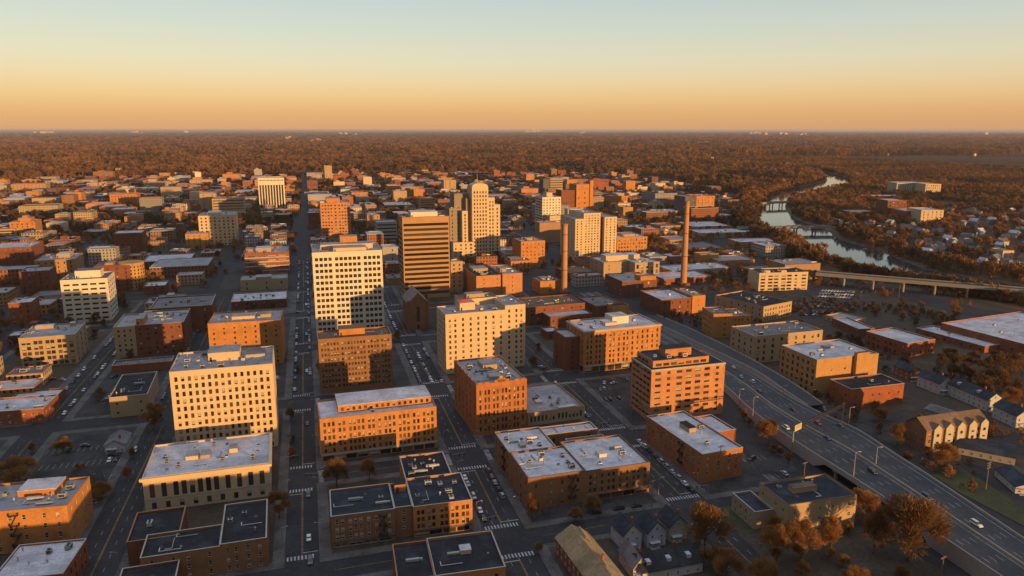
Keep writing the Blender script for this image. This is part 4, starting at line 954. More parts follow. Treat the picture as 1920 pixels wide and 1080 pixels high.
for k, lab, spec, sh in (
    ('RO1', 'blank sunlit brick plant room right of the tall smokestack', S('ochre', 'grey', 1, '', s='', hv=1), None),
    ('RO2', 'long low blank brick hall right of the plant room by the tall smokestack', S('salmon', 'grey', 1, '', s='', hv=1, cop='pale'), 'the long blank brick hall'),
    ('RO3', 'low white-roofed sheds at the foot of the tall smokestack', S('tan', 'pale', 1, '1 1 1 1', s='', hv=4, cop='pale'), None),
    ('RO4', 'flat white-roofed loading shed in front of the tall smokestack', S('red', 'pale', 1, '1 1 1', s='', hv=2, cop='pale'), None),
    ('RO5', 'low tan hall with bluish roof left of the tall smokestack top', S('copper', 'grey', 2, '1 1 1', s='', hv=1), None),
    ('RO6', 'broad low hall with rounded white roof near the left river bank', S('tan', 'pale', 1, '', s='', hv=2, cop='pale'), 'the broad white-roofed hall'),
    ('RO7', 'low sheds with pale roofs beside the trees on the left river bank', S('orange', 'pale', 1, '1 1', s='', hv=2, cop='pale'), None),
    ('RO8', 'sunlit orange shed beyond the tall smokestack', S('ochre', 'mid', 2, '1 1 1', s='', hv=1), None),
    ('RO9', 'low brick works left of the brown apartment tower', S('salmon', 'pale', 2, '11111', s='', hv=2), None),
    ('RA', 'sunlit brick office just right of the orange brick tower', S('copper', 'grey', 5, '111111', s='', hv=2), None),
    ('RB', 'sunlit brick office with rooftop room, second right of the orange brick tower', S('orange', 'grey', 5, '11111', s='', hv=2, pent=[(.4, .2, .9, .8, 5, 'tan', 'pale')]), None),
    ('RC', 'small cube-like orange brick building behind the stepped cream slab', S('ochre', 'grey', 5, '1111', s='', hv=1), None),
    ('RD', 'row of small gabled-front depots with pale roof near the river', S('salmon', 'pale', 1, '11 11 11 11', s='', hv=3), None),
    ('L1', 'big brown brick apartment block on the left edge with a sunlit right end', S('dark', 'pale', 8, '1 1 1 1 1 1', s='1 1', ww=1.4, wh=1.6, hv=5), 'the left-edge brown block'),
    ('L2', 'tan block with flat sunlit roof and round roof drum on the left', S('copper', 'grey', 4, '111111', s='1 1 1', ww=1.2, hv=4, pent=[(.45, .4, .8, .85, 4, 'tan', 'pale')], cop='pale'), None),
    ('L3', 'plain dark brick block behind the white office at the left', S('dark', 'grey', 5, '1 11 1 1', s='', hv=4), None),
    ('L4', 'tall dark brick block with a curved sunlit front right of the white office', S('dark', 'mid', 6, '1 1 1 1', s='', hv=3, pent=[(.25, .2, .5, .6, 2, 'orange', 'grey')]), None),
    ('L6', 'white-roofed brick corner block near the left edge, below the dark brick block', S('red', 'pale', 4, '1 1 1', s='1 1 1', hv=2, cop='pale'), None),
    ('L7', 'sunlit orange apartment block on the left edge with small rooftop rooms', S('orange', 'grey', 7, '1 1 1 1 1', s='', ww=1.4, hv=2, pent=[(.3, .2, .8, .8, 5, 'orange', 'grey'), (.45, .3, .65, .7, 8, 'orange', 'grey')]), 'the left-edge orange apartments'),
    ('L8', 'banded tan block cut by the left edge beside the orange apartments', S('tan', 'grey', 5, 'R', s='', wh=1.6, style='ribbon', hv=1), None),
    ('L9', 'long olive slab building on the far left', S('olive', 'mid', 5, '1' * 14, s='', ww=1.3, wh=1.5, hv=0), 'the olive slab'),
    ('L10', 'small blank cream building right of the orange apartments on the left', S('cream', 'pale', 3, '', s='', hv=1), None),
    ('L11', 'plain brown brick block with pale roof in the left middle distance', S('dark', 'pale', 7, '1 1 1 1 1', s='', ww=1.2, wh=1.5, hv=2), 'the plain brown brick block'),
    ('L12', 'low whitish building with columns beside the plain brown brick block', S('grey', 'pale', 2, '11111111', s='', hv=1), None),
    ('L13', 'wide low school-like building with bright flat white roof in the left middle', S('dark', 'pale', 2, '1 1 1 1 1 1 1', s='1 1', hv=3, cop='pale'), 'the wide white-roofed building'),
    ('L14', 'small brick building with white roof between the curved brick block and the car park', S('dark', 'pale', 2, '1 1 1', s='1 1', hv=2, cop='pale'), None),
    ('L15', 'sunlit orange apartment block in front of the cream stepped flats', S('ochre', 'grey', 6, '1 1 1 1', s='1 1', ww=1.4, wh=1.4, hv=3), 'the sunlit orange apartments'),
    ('L16', 'cream flats with many balconies behind the sunlit orange apartments', S('cream', 'grey', 9, '11111111', s='111', ww=2.0, wh=2.2, hv=3, pent=[(.25, .1, .6, .6, 4, 'cream', 'pale')]), 'the cream balcony flats'),
    ('L17', 'massive tan hospital-like block with a sunlit right end wall', S('tan', 'mid', 7, 'R', s='', wh=1.5, hv=3, style='ribbon', glass=(0, 3)), 'the massive tan block'),
    ('L17b', 'paler tan wing with flat sunlit top left of the massive tan block', S('tan', 'grey', 8, '1 1', s='', ww=1.5, hv=1), None),
    ('L18', 'white high-rise with bold vertical ribs beyond the end of the avenue', dict(wall='white', roof='grey', n=1, f='111111111', s='1111', ww=3.1, wh=47, top=11, gf=3, hv=2, style='wide', glass=(0,), cop='pale', rows=[(57, 59.5, '1' * 18, 1.3)]), 'the ribbed white high-rise'),
    ('L19', 'red and white striped brick offices left of the avenue', S('red', 'grey', 5, '2222', s='1 1 1', ww=4.5, wh=1.6, hv=5, frame='white', bands=[(4, 1.2), (8.6, 1.2), (13.2, 1.2), (17.8, 1.2)], pent=[(.25, .2, .6, .6, 4, 'tan', 'pale'), (.02, .3, .18, .6, 3, 'orange', 'grey')]), 'the striped brick offices'),
    ('L20', 'low olive stucco building with three blocks left of the avenue', S('olive', 'grey', 2, '1  1 1', s='', hv=2, pent=[(.33, 0, .66, .5, 3, 'olive', 'grey')]), 'the low olive building'),
    ('L21', 'low brick building with white roof and dark roof panels left of the avenue', S('dark', 'pale', 2, '1 11 11 1', s='1 1', hv=8, cop='pale'), 'the low white-roofed avenue building'),
    ('L22', 'orange brick hotel slab with a stepped rooftop tower right of the avenue', S('salmon', 'grey', 11, '111 111', s='', ww=2.2, wh=1.9, hv=2, pent=[(.2, .2, .68, .8, 6, 'orange', 'grey'), (.0, .3, .2, .7, 2, 'cream', 'grey')]) | dict(f='1111 1 1111'), 'the orange hotel slab'),
    ('L23', 'striped orange office between the banded tower and the art deco tower', S('copper', 'grey', 6, 'R', s='', wh=1.6, hv=1, style='ribbon'), None),
    ('L24', 'sunlit brick warehouse with vertical bays, left of a similar pair', S('orange', 'grey', 5, '11111', s='', hv=1), None),
    ('L25', 'sunlit brick warehouse, right of a similar pair', S('ochre', 'grey', 5, '11 11', s='', hv=1), None),
    ('L26', 'broad brick building with slanting roof behind the orange hotel slab', S('salmon', 'rust', 4, '1111111', s='', hv=1), None),
    ('L27', 'blank pale tapering tower far along the avenue', S('cream', 'grey', 1, '', s='', hv=0), None),
    ('L28', 'wide pale stone terminal building at the far end of the avenue', S('tan', 'grey', 4, '1111111', s='', hv=1), None),
    ('L28b', 'pale stone tower rising from the wide terminal building', S('tan', 'grey', 7, '1 1', s='', hv=0), None),
    ('L29', 'tan office with open dark centre bay behind the art deco tower', S('tan', 'grey', 6, '1 2 1', s='', hv=1), None),
    ('L31', 'narrow dark brick building left of the orange hotel slab', S('dark', 'pale', 4, '1 1 1', s='', hv=1), None),
    ('L32', 'sunlit brick corner building behind the white grid tower', S('copper', 'grey', 5, '1 1 1', s='1 1 1', hv=1), None),
    ('L33', 'grey open-sided parking garage left of the banded tower', S('grey', 'grey', 6, 'R', s='R', wh=1.8, hv=1, glass=(0,)), 'the grey parking garage'),
    ('L34', 'plain grey stucco building between the white grid tower and the banded tower', S('grey', 'pale', 4, ' 1', s='1 1', hv=2), None),
    ('L35', 'cream offices of medium height at the left foot of the art deco tower', S('cream', 'grey', 5, '1 2 1 2', s='', ww=1.6, hv=2), None),
    ('L35b', 'narrow tan block with two window columns right of the banded tower', S('tan', 'grey', 7, '1 1', s='', ww=1.6, wh=1.8, hv=1), None),
    ('L40', 'long sunlit brick apartments in the left distance', S('orange', 'grey', 4, '11111111', s='', hv=1), None),
    ('L41', 'low sunlit brick row at the far left', S('ochre', 'grey', 3, '11111111', s='', hv=0), None),
    ('L42', 'first of three stepped sunlit brick rows on the left', S('salmon', 'pale', 3, '', s='', hv=1), None),
    ('L43', 'second of three stepped sunlit brick rows on the left', S('copper', 'pale', 3, '', s='', hv=1), None),
    ('L44', 'third, nearest of three stepped sunlit brick rows on the left', S('orange', 'pale', 3, '', s='', hv=1), None),
    ('L45', 'small sunlit orange building in the left middle distance', S('ochre', 'grey', 4, '1 1 1', s='', hv=1), None),
    ('L46', 'wide tan building with rooftop storey on the left near the woods', S('tan', 'grey', 4, '1' * 10, s='', hv=0, pent=[(.15, .2, .45, .8, 8, 'tan', 'grey')]), None),
    ('L47', 'long low sunlit warehouse in front of the wide tan building on the left', S('cream', 'pale', 2, '', s='', hv=0), None),
    ('L48', 'low tan building below the slim white slab near the woods', S('tan', 'grey', 3, '11111', s='', hv=0), None),
    ('L49', 'sunlit orange block left of the massive tan block', S('salmon', 'grey', 3, '11111', s='', hv=0), None),
    ('L50', 'flat white-roofed hall in the left middle distance', S('dark', 'pale', 2, '1 1 1', s='', hv=1), None),
    ('L51', 'tan building standing alone among the trees at upper left', S('tan', 'grey', 4, '1' * 9, s='', hv=0), None),
    ('L52', 'pale building at the edge of the woods at far left', S('tan', 'grey', 3, '11111', s='', hv=0), None),
    ('L53', 'broad brick school building at the far left', S('copper', 'grey', 4, '1' * 9, s='', hv=0), None),
    ('L54', 'slim white slab tower at the edge of the woods', S('white', 'grey', 1, '', s='', hv=0), None),
    ('L55', 'slim tan tower among the trees at upper left', S('tan', 'grey', 1, '', s='', hv=0), None),
    ('N1', 'long pale mill across the river near the woods, left wing', S('stone', 'pale', 5, '1' * 12, s='', ww=2.2, hv=2), 'the pale riverside mill'),
    ('N1b', 'taller pale right wing of the mill across the river', S('cream', 'pale', 5, '1' * 7, s='', ww=2.2, hv=1), None),
    ('N2', 'brown brick mill across the river with sunlit right tower', S('dark', 'pale', 5, '11111', s='', ww=2, hv=1), None),
    ('N3', 'brick mill wing across the river nearest the houses', S('red', 'pale', 4, '111111', s='', ww=2, hv=1), None),
    ('N3b', 'sunlit cream mill wing across the river, right end', S('cream', 'pale', 5, '11111', s='', ww=2, hv=2), None),
    ('N4', 'low brick hall across the river beside the second bridge', S('dark', 'grey', 3, '1111', s='', hv=1), None),
    ('N5', 'wide low shed with white roof in front of the pale mill', S('dark', 'pale', 1, '', s='', hv=0), None),
    ('N6', 'small pale box-like house with sunlit end at the right side across the river', S('cream', 'grey', 2, '1 1', s='', hv=0), None)):
    nm = 'parking_garage' if 'garage' in lab and 'open' in lab else 'tower' if 'tower' in lab.split(' of ')[0].split(' behind ')[0].split(' in front')[0] and k in ('L27', 'L28b', 'L54', 'L55') else 'apartment_building' if 'apartment' in lab or 'flats' in lab else 'office_building' if 'office' in lab else 'warehouse' if ('shed' in lab or 'warehouse' in lab or 'depot' in lab) else 'brick_building' if 'brick' in lab else 'town_building'
    cat = {'parking_garage': 'parking garage', 'tower': 'tower', 'apartment_building': 'apartment building', 'office_building': 'office building', 'warehouse': 'warehouse'}.get(nm, 'building')
    building(nm, lab, cat, G(k), [spec], sh, pieces=curved_bay if k == 'L4' else None)
# ------------------------------------------------------------------ unseen buildings added outside the frame, heights set to shade the street fronts
for x, x1, h, wl in ((-45, 0, 22, 'red'), (6, 60, 25, 'tan'), (66, 114, 24.5, 'orange'), (120, 154, 8, 'brown'), (158, 192, 23.5, 'red'), (198, 268, 9.5, 'tan'), (-120, -60, 15, 'orange')):
    building('brick_building', 'unseen building added outside the frame to cast shade on the town', 'building', (x, 104, x1 - x, 22, h, 0), [S(wl, 'grey', max(2, int(h / 4)), '11 11 11', hv=2)])['group'] = 'unseen buildings added to cast shade'

# ------------------------------------------------------------------ smokestacks
def height_to(px, py, x, y):
    lo, hi = 0, 300
    for _ in range(50):
        m_ = (lo + hi) / 2
        if proj(x, y, m_)[1] > py: lo = m_
        else: hi = m_
    return lo
def depth_of(x, y, z=0): return Vector((x, y, z - EYE)).dot(_F)
for px, yb, yt, wt, wb, lab in ((1057.5, 552, 420, 10, 11.5, 'shorter brick smokestack, standing in front of the stepped cream slab'), (1281, 535, 377, 8.5, 12.5, 'taller brick smokestack, standing left of the cream office by the river')):
    x, y = at(px, yb); h = height_to(px, yt, x, y); k = depth_of(x, y) / 1400 / 2
    root = thing('smokestack', lab, 'smokestack', (x, y, 0))
    b = MB(); n = 10; b.tube([(0, 0, h * i / n) for i in range(n + 1)], [k * (wb + (wt - wb) * i / n) for i in range(n + 1)], 20)
    b.build('shaft', mat('stack brick', (.44, .22, .10), var=.25, scale=.08, streak=.5), root)
    c = MB(); c.tube([(0, 0, h - 1.6), (0, 0, h - 1.2), (0, 0, h + .2)], [k * wt * 1.02, k * wt * 1.12, k * wt * 1.12], 20); c.build('rim', M_COP['brick'], root)
    c = MB(); c.box(-k * wb * 1.5, -k * wb * 1.5, 0, k * wb * 1.5, k * wb * 1.5, 3.0); c.build('plinth', wall_mat('dark'), root)
    for q in (.35, .62, .85):
        c = MB(); rr_ = k * (wb + (wt - wb) * q) * 1.03; c.tube([(0, 0, h * q), (0, 0, h * q + .5)], [rr_, rr_], 20); c.build('steel_band', M_DARK, root)
    RECTS.append((x - 6, y - 6, x + 6, y + 6)); LANDMARKS.append(('the shorter smokestack' if px < 1100 else 'the tall smokestack', x, y, h))

# ------------------------------------------------------------------ bridges
def bridge(name, label, p, q, z, wd, npier, zp=None):
    p, q = Vector(p), Vector(q); d = q - p; L = d.length; a = math.atan2(d.y, d.x)
    root = thing(name, label, 'bridge', (p.x, p.y, 0), a)
    b = MB(); b.box(0, -wd / 2, z - 2.2, L, wd / 2, z, bottom=True); b.build('deck', M_CONC, root)
    r = MB(); r.box(0, -wd / 2 + .5, z, L, wd / 2 - .5, z + .03); r.build('roadway', M_HWY, root)
    for s in (-1, 1):
        c = MB(); y0 = s * wd / 2; c.box(0, min(y0, y0 - s * .35), z, L, max(y0, y0 - s * .35), z + 1.0, bottom=True); c.build('parapet', M_CONC, root)
    for i in range(npier):
        x = L * (i + 1) / (npier + 1)
        c = MB()
        for yy in (-wd * .3, wd * .3): c.tube([(x, yy, -1), (x, yy, z - 3.0)], [1.1, 1.0], 10)
        c.box(x - 1.1, -wd * .45, z - 3.2, x + 1.1, wd * .45, z - 2.2, bottom=True)
        c.build('pier', M_CONC, root)
    return root
bridge('road_bridge', 'nearer of the two concrete bridges over the river, by the left bank trees', at(1385, 426, 9), at(1562, 424, 9), 9, 15, 4)
bridge('road_bridge', 'farther of the two concrete bridges over the river, near the bend', at(1392, 381, 10), at(1482, 378, 10), 10, 15, 4)
v = [at(1530, 519, 7), at(1690, 532, 11), at(1815, 539, 12), at(2010, 549, 12)]
bridge('viaduct', 'long grey concrete viaduct crossing the river at the right edge', v[0], v[3], 11.5, 13, 7)
structure(sheet('road', [at(1500, 515), at(1530, 514), at(1700, 545), at(1830, 578), at(1990, 600), at(1990, 612), at(1800, 590), at(1690, 560), at(1560, 532)], .27, M_ASPH))

# ------------------------------------------------------------------ houses
M_SIDING = {'white': mat('siding white', (.44, .44, .45), var=.15, streak=.3), 'cream': mat('siding cream', (.42, .38, .31), var=.12, streak=.3), 'grey': mat('siding grey', (.34, .34, .35), var=.12), 'brick': wall_mat('red'), 'blue': mat('siding blue', (.30, .36, .42), var=.12), 'tan': wall_mat('tan')}
def gable_mesh(W, D, he, hr, over=.45):
    b = MB(); b.poly([(0, 0, 0), (W, 0, 0), (W, 0, he), (W / 2, 0, hr), (0, 0, he)]); b.poly([(W, D, 0), (0, D, 0), (0, D, he), (W / 2, D, hr), (W, D, he)])
    b.poly([(0, D, 0), (0, 0, 0), (0, 0, he), (0, D, he)]); b.poly([(W, 0, 0), (W, D, 0), (W, D, he), (W, 0, he)])
    r = MB(); sl = (hr - he) / (W / 2); e = he - over * sl; t = .22
    for s in (0, 1):
        x0 = -over if not s else W + over
        A, B_, C_, D_ = (x0, -over, e), (W / 2, -over, hr), (W / 2, D + over, hr), (x0, D + over, e)
        up = [(p[0], p[1], p[2] + t) for p in (A, B_, C_, D_)]
        r.poly(up); r.poly([A, B_, up[1], up[0]]); r.poly([D_, C_, up[2], up[3]]); r.poly([A, D_, up[3], up[0]]); r.poly([A, B_, C_, D_])
    return b, r
def house(label, x, y, rot, W, D, he, hr, wall, roof, detail=2, name='house', group=None, cat='house', chim=True, dorm=0):
    root = thing(name, label, cat, (x, y, 0), rot, group)
    b, r = gable_mesh(W, D, he, hr)
    b.build('wall', M_SIDING[wall], root); ro = r.build('roof', roof_mat(roof), root)
    if detail:
        ww, wh = 1.0, 1.4
        me = window_mesh(ww, wh, 'sash', 'white', 0); me2 = window_mesh(ww, wh, 'sash', 'white', 1)
        fl = [1.7] + ([4.5] if he > 5 else [])
        for z in fl + ([he + .9] if detail > 1 and hr - he > 2.4 else []):
            n = max(1, int(W / 3)) if z < he else 1
            for i in range(n): link('window', random.choice((me, me2)), root, (W * (i + .5) / n, -.02, z), 0)
            if z < he:
                n = max(2, int(D / 3.4))
                for i in range(n):
                    link('window', random.choice((me, me2)), root, (-.02, D * (i + .5) / n, z), -math.pi / 2)
        if chim:
            c = MB(); c.box(W * .62, D * .3, he, W * .62 + .8, D * .3 + .8, hr + 1.1); c.build('chimney', wall_mat('red'), ro)
        for k in range(dorm):
            yy = D * (k + .6) / dorm; c = MB(); zz = he + (hr - he) * .35
            c.box(W * .12, yy - .8, zz, W * .34, yy + .8, zz + 1.3); c.build('dormer', M_SIDING[wall], ro)
        if detail > 1:
            c = MB(); c.box(W * .1, -1.6, 0, W * .6, 0, .4); c.box(W * .08, -1.8, 2.6, W * .62, 0, 2.8, bottom=True)
            for q in (.12, .34, .57): c.box(W * q, -1.6, .4, W * q + .15, -1.45, 2.6)
            c.build('porch', M_SIDING['white'], root)
    RECTS.append((x - W, y - 2, x + W, y + D))
    return root
def ridge_house(label, apex, back, hr, he, W, wall, roof, **kw):
    a, c = Vector(at(*apex, hr)), Vector(at(*back, hr)); d = c - a; D = min(max(d.length, 8), 40); d.normalize()
    rot = math.atan2(d.y, d.x) - math.pi / 2; p = a - Vector((d.y, -d.x)) * (W / 2)
    return house(label, p.x, p.y, rot, W, D, he, hr, wall, roof, **kw)
ridge_house('brick villa with steep dark roof and sunlit right slope at the bottom centre', (1146, 1078), (1072, 985), 10.5, 6.8, 12, 'brick', 'tan shingle', dorm=0, name='villa')
xa, ya = at(1092, 1008, 8.5)
for (px, py, lab) in ((1098, 1012, 'small steep cross-gabled bay built against the brick villa, farther one'), (1136, 1066, 'small steep cross-gabled bay built against the brick villa, nearer one')):
    x, y = at(px, py, 9.5); house(lab, x - 4, y, R_(-2), 8, 7, 6.4, 10.6, 'brick', 'tan shingle', detail=1, chim=False, name='house_bay')
for apex, back, lab, wl in (((1187, 984), (1163, 960), 'white gabled townhouse with dark roof, leftmost of three at the crossing', 'white'), ((1233, 979), (1208, 956), 'white gabled townhouse with dark roof, middle of three at the crossing', 'white'), ((1274, 968), (1250, 947), 'white gabled townhouse with dark roof, rightmost of three at the crossing', 'cream')):
    ridge_house(lab, apex, back, 10, 6.4, 7.6, wl, 'slate', name='townhouse')
x, y = at(1318, 1052, 4.2); house('long low white house with dark roof and dormers in front of the three gabled townhouses', x, y, math.pi / 2 + R_(2), 11, 23, 4.2, 8.0, 'white', 'dark', name='house', dorm=3, chim=True, detail=1)
x, y = at(1199, 1042, 8.0); house('small white steep-gabled cottage at the left end of the long low white house', x - 2.8, y - 1.5, R_(0), 5.6, 12, 4.6, 8.2, 'cream', 'mid', name='cottage')
ridge_house('brick row house with sunlit gable at the left end of the white row', (1718, 688), (1690, 676), 9, 6, 9, 'brick', 'slate', name='row_house', detail=2)
ridge_house('white row house with dark roof behind the gabled apartment block, first of the row', (1777, 708), (1735, 692), 10, 6.8, 10, 'white', 'slate', name='row_house')
ridge_house('long white row house with dark roof and sunlit gable, middle of the white row', (1868, 738), (1793, 708), 10, 6.8, 10, 'white', 'slate', name='row_house', dorm=2)
ridge_house('white row house with dark roof at the right end of the white row', (1925, 768), (1880, 748), 10, 6.8, 10, 'white', 'slate', name='row_house')
ridge_house('small white house with odd sloping roof standing in the left car park', (214, 826), (226, 806), 6.5, 4.2, 9, 'white', 'mid', name='house')
ridge_house('dark roofed white house among shadows below the left car park', (172, 905), (158, 876), 7.5, 4.6, 11, 'white', 'dark', name='house')
ridge_house('low bluish flat-gabled garage building by the right side road', (1905, 842), (1800, 822), 5.0, 3.6, 17, 'cream', 'slate', name='garage', detail=1, chim=False)
ridge_house('low white house with wide dark roof at the right edge', (1935, 905), (1895, 872), 5.6, 3.4, 12, 'white', 'slate', name='house')
ridge_house('low grey-roofed shed between the white row and the gabled apartments', (1800, 776), (1746, 758), 4.6, 3.0, 10, 'grey', 'mid', name='shed', detail=0)
def gabled_flats(root, W, D, h):
    b = MB(); ops = []
    for z in (1.2, 4.4, 7.6): ops += [(a, c, z, z + 1.7) for a, c in bays(W, '11 1 11 1 11 1 11 1', 1.3)]
    facade(b, lambda s, d, z: (s, d, z), W, h, ops)
    so = []
    for z in (1.2, 4.4, 7.6): so += [(a, c, z, z + 1.6) for a, c in bays(D, '1 1 1', 1.2)]
    facade(b, lambda s, d, z: (d, D - s, z), D, h, so)
    r = h + 4.2
    b.poly([(W, 0, 0), (W, D, 0), (W, D, h), (W, D / 2, r), (W, 0, h)]); b.poly([(0, 0, h), (0, D, h), (0, D / 2, r)]); b.poly([(W, D, 0), (0, D, 0), (0, D, h), (W, D, h)])
    b.build('wall', wall_mat('brown'), root)
    q = MB(); q.poly([(-.5, -.6, h - .25), (W + .5, -.6, h - .25), (W + .5, D / 2, r + .2), (-.5, D / 2, r + .2)]); q.poly([(-.5, D + .6, h - .25), (W + .5, D + .6, h - .25), (W + .5, D / 2, r + .2), (-.5, D / 2, r + .2)])
    ro = q.build('roof', roof_mat('rust'), root)
    for i in range(5):
        x0 = W * (.10 + .19 * i); g_ = MB(); w2 = 2.3
        g_.poly([(x0, -.9, 0), (x0 + 2 * w2, -.9, 0), (x0 + 2 * w2, -.9, h + .3), (x0 + w2, -.9, h + 2.4), (x0, -.9, h + .3)])
        g_.poly([(x0, -.9, 0), (x0, 0, 0), (x0, 0, h + .3), (x0, -.9, h + .3)]); g_.poly([(x0 + 2 * w2, -.9, 0), (x0 + 2 * w2, 0, 0), (x0 + 2 * w2, 0, h + .3), (x0 + 2 * w2, -.9, h + .3)])
        g_.build('gabled_bay', M_SIDING['cream'], root)
        k = MB(); k.poly([(x0 - .3, -1.1, h + .1), (x0 + w2, -1.1, h + 2.6), (x0 + w2, D * .3, h + 2.6), (x0 - .3, D * .12, h + .4)]); k.poly([(x0 + 2 * w2 + .3, -1.1, h + .1), (x0 + w2, -1.1, h + 2.6), (x0 + w2, D * .3, h + 2.6), (x0 + 2 * w2 + .3, D * .12, h + .4)])
        k.build('gable_roof', roof_mat('rust'), ro)
        for z in (2.0, 5.2, 8.4): link('window', window_mesh(1.8, 1.7, 'wide', 'white', random.choice((0, 1))), root, (x0 + w2, -.93, z))
    for a, c, z0, z1 in ops:
        m_ = (a + c) / 2
        if not any(W * (.10 + .19 * i) - .6 < m_ < W * (.10 + .19 * i) + 5.2 for i in range(5)): link('window', window_mesh(c - a, z1 - z0, 'sash', 'white', random.choice((0, 1))), root, (m_, .22, (z0 + z1) / 2))
    for a, c, z0, z1 in so: link('window', window_mesh(c - a, z1 - z0, 'sash', 'white', 0), root, (.22, D - (a + c) / 2, (z0 + z1) / 2), -math.pi / 2)
building('gabled_apartments', 'brown brick apartments with tan roof and a row of pale gabled bays', 'apartment building', G('APT'), [], 'the gabled apartment block', pieces=gabled_flats)

# ------------------------------------------------------------------ smaller buildings of the town, block after block
def filler_wall():
    m = mat('town wall', 'object', rough=.9, var=.18, scale=.08, fine=.8, streak=.4)
    t = m.node_tree; b = t.nodes['Principled BSDF']
    src = b.inputs['Base Color'].links[0].from_socket
    uv = N(t, 'ShaderNodeUVMap'); sp = N(t, 'ShaderNodeSeparateXYZ'); t.links.new(uv.outputs[0], sp.inputs[0])
    def band(sock, lo, hi):
        f = N(t, 'ShaderNodeMath', operation='FRACT'); t.links.new(sock, f.inputs[0])
        a = N(t, 'ShaderNodeMath', operation='GREATER_THAN'); a.inputs[1].default_value = lo; t.links.new(f.outputs[0], a.inputs[0])
        c = N(t, 'ShaderNodeMath', operation='LESS_THAN'); c.inputs[1].default_value = hi; t.links.new(f.outputs[0], c.inputs[0])
        k = N(t, 'ShaderNodeMath', operation='MULTIPLY'); t.links.new(a.outputs[0], k.inputs[0]); t.links.new(c.outputs[0], k.inputs[1]); return k.outputs[0]
    k = N(t, 'ShaderNodeMath', operation='MULTIPLY'); t.links.new(band(sp.outputs[0], .3, .7), k.inputs[0]); t.links.new(band(sp.outputs[1], .3, .78), k.inputs[1])
    mx = N(t, 'ShaderNodeMix', data_type='RGBA'); mx.inputs[7].default_value = (.03, .028, .028, 1)
    t.links.new(k.outputs[0], mx.inputs[0]); t.links.new(src, mx.inputs[6]); t.links.new(mx.outputs[2], b.inputs['Base Color'])
    return m
M_FILL = filler_wall()
def uv_walls(W, D, h, blank=False):
    b = MB(); fs = [((0, 0), (W, 0), W), ((W, 0), (W, D), D), ((W, D), (0, D), W), ((0, D), (0, 0), D)]
    uvs = []
    for p, q, ln in fs:
        b.poly([(*p, 0), (*q, 0), (*q, h), (*p, h)])
        u, v = (max(1, round(ln / 3.3)), max(1, round(h / 3.6)))
        if blank: u, v = .2, .2
        uvs += [(0, 0), (u, 0), (u, v), (0, v)]
    me = b.mesh('wall', [M_FILL]); l = me.uv_layers.new(name='UVMap')
    for i, c in enumerate(uvs): l.data[i].uv = c
    return me
def free(x0, y0, x1, y1, m=3):
    return not any(a - m < x1 and c + m > x0 and b - m < y1 and d + m > y0 for a, b, c, d in RECTS)
def river_x(y):
    for (x0, y0), (x1, y1) in zip(RIVL[::-1], RIVL[::-1][1:]):
        if y0 <= y <= y1: return x0 + (x1 - x0) * (y - y0) / (y1 - y0)
    return 1800
cand = []
rf = random.Random(5)
for cx, cy in [(-1000 + 76 * i, 636 + 92 * j if j else 640) for i in range(26) for j in range(21)] + [(a, c) for a in (-364, -288, -212) for c in (340, 430, 530, 600)]:
    if 1:
        nx, ny = rf.choice(((1, 2), (2, 2), (2, 2), (2, 3), (1, 1)))
        for a in range(nx):
            for c in range(ny):
                cw, ch = 60 / nx, 76 / ny
                W = cw * rf.uniform(.62, .95); D = ch * rf.uniform(.5, .85)
                x, y = cx + a * cw + rf.uniform(0, cw - W), cy + c * ch + rf.uniform(0, ch - D) * .5
                h = rf.choice((4.5, 5, 6, 7, 8, 9, 10, 12, 13, 16)) * rf.uniform(.9, 1.15)
                if rf.random() < .08: h = rf.uniform(18, 28)
                px, py = proj(x + W / 2, y)
                if not (-60 < px < 1990) or py < city_edge(px) + 3 or rf.random() < (.22 if y < 1500 else .12): continue
                if -40 < x + W / 2 < 20: x = 0 if x + W / 2 > -8 else -16 - W
                if x + W > river_x(y) - 45 or (x > 240 and y < 640) or (x > 470 and y < 760): continue
                if 190 < x + W and x < 262 and y < 660: continue
                if not free(x, y, x + W, y + D): continue
                RECTS.append((x, y, x + W, y + D)); cand.append((x, y, W, D, h))
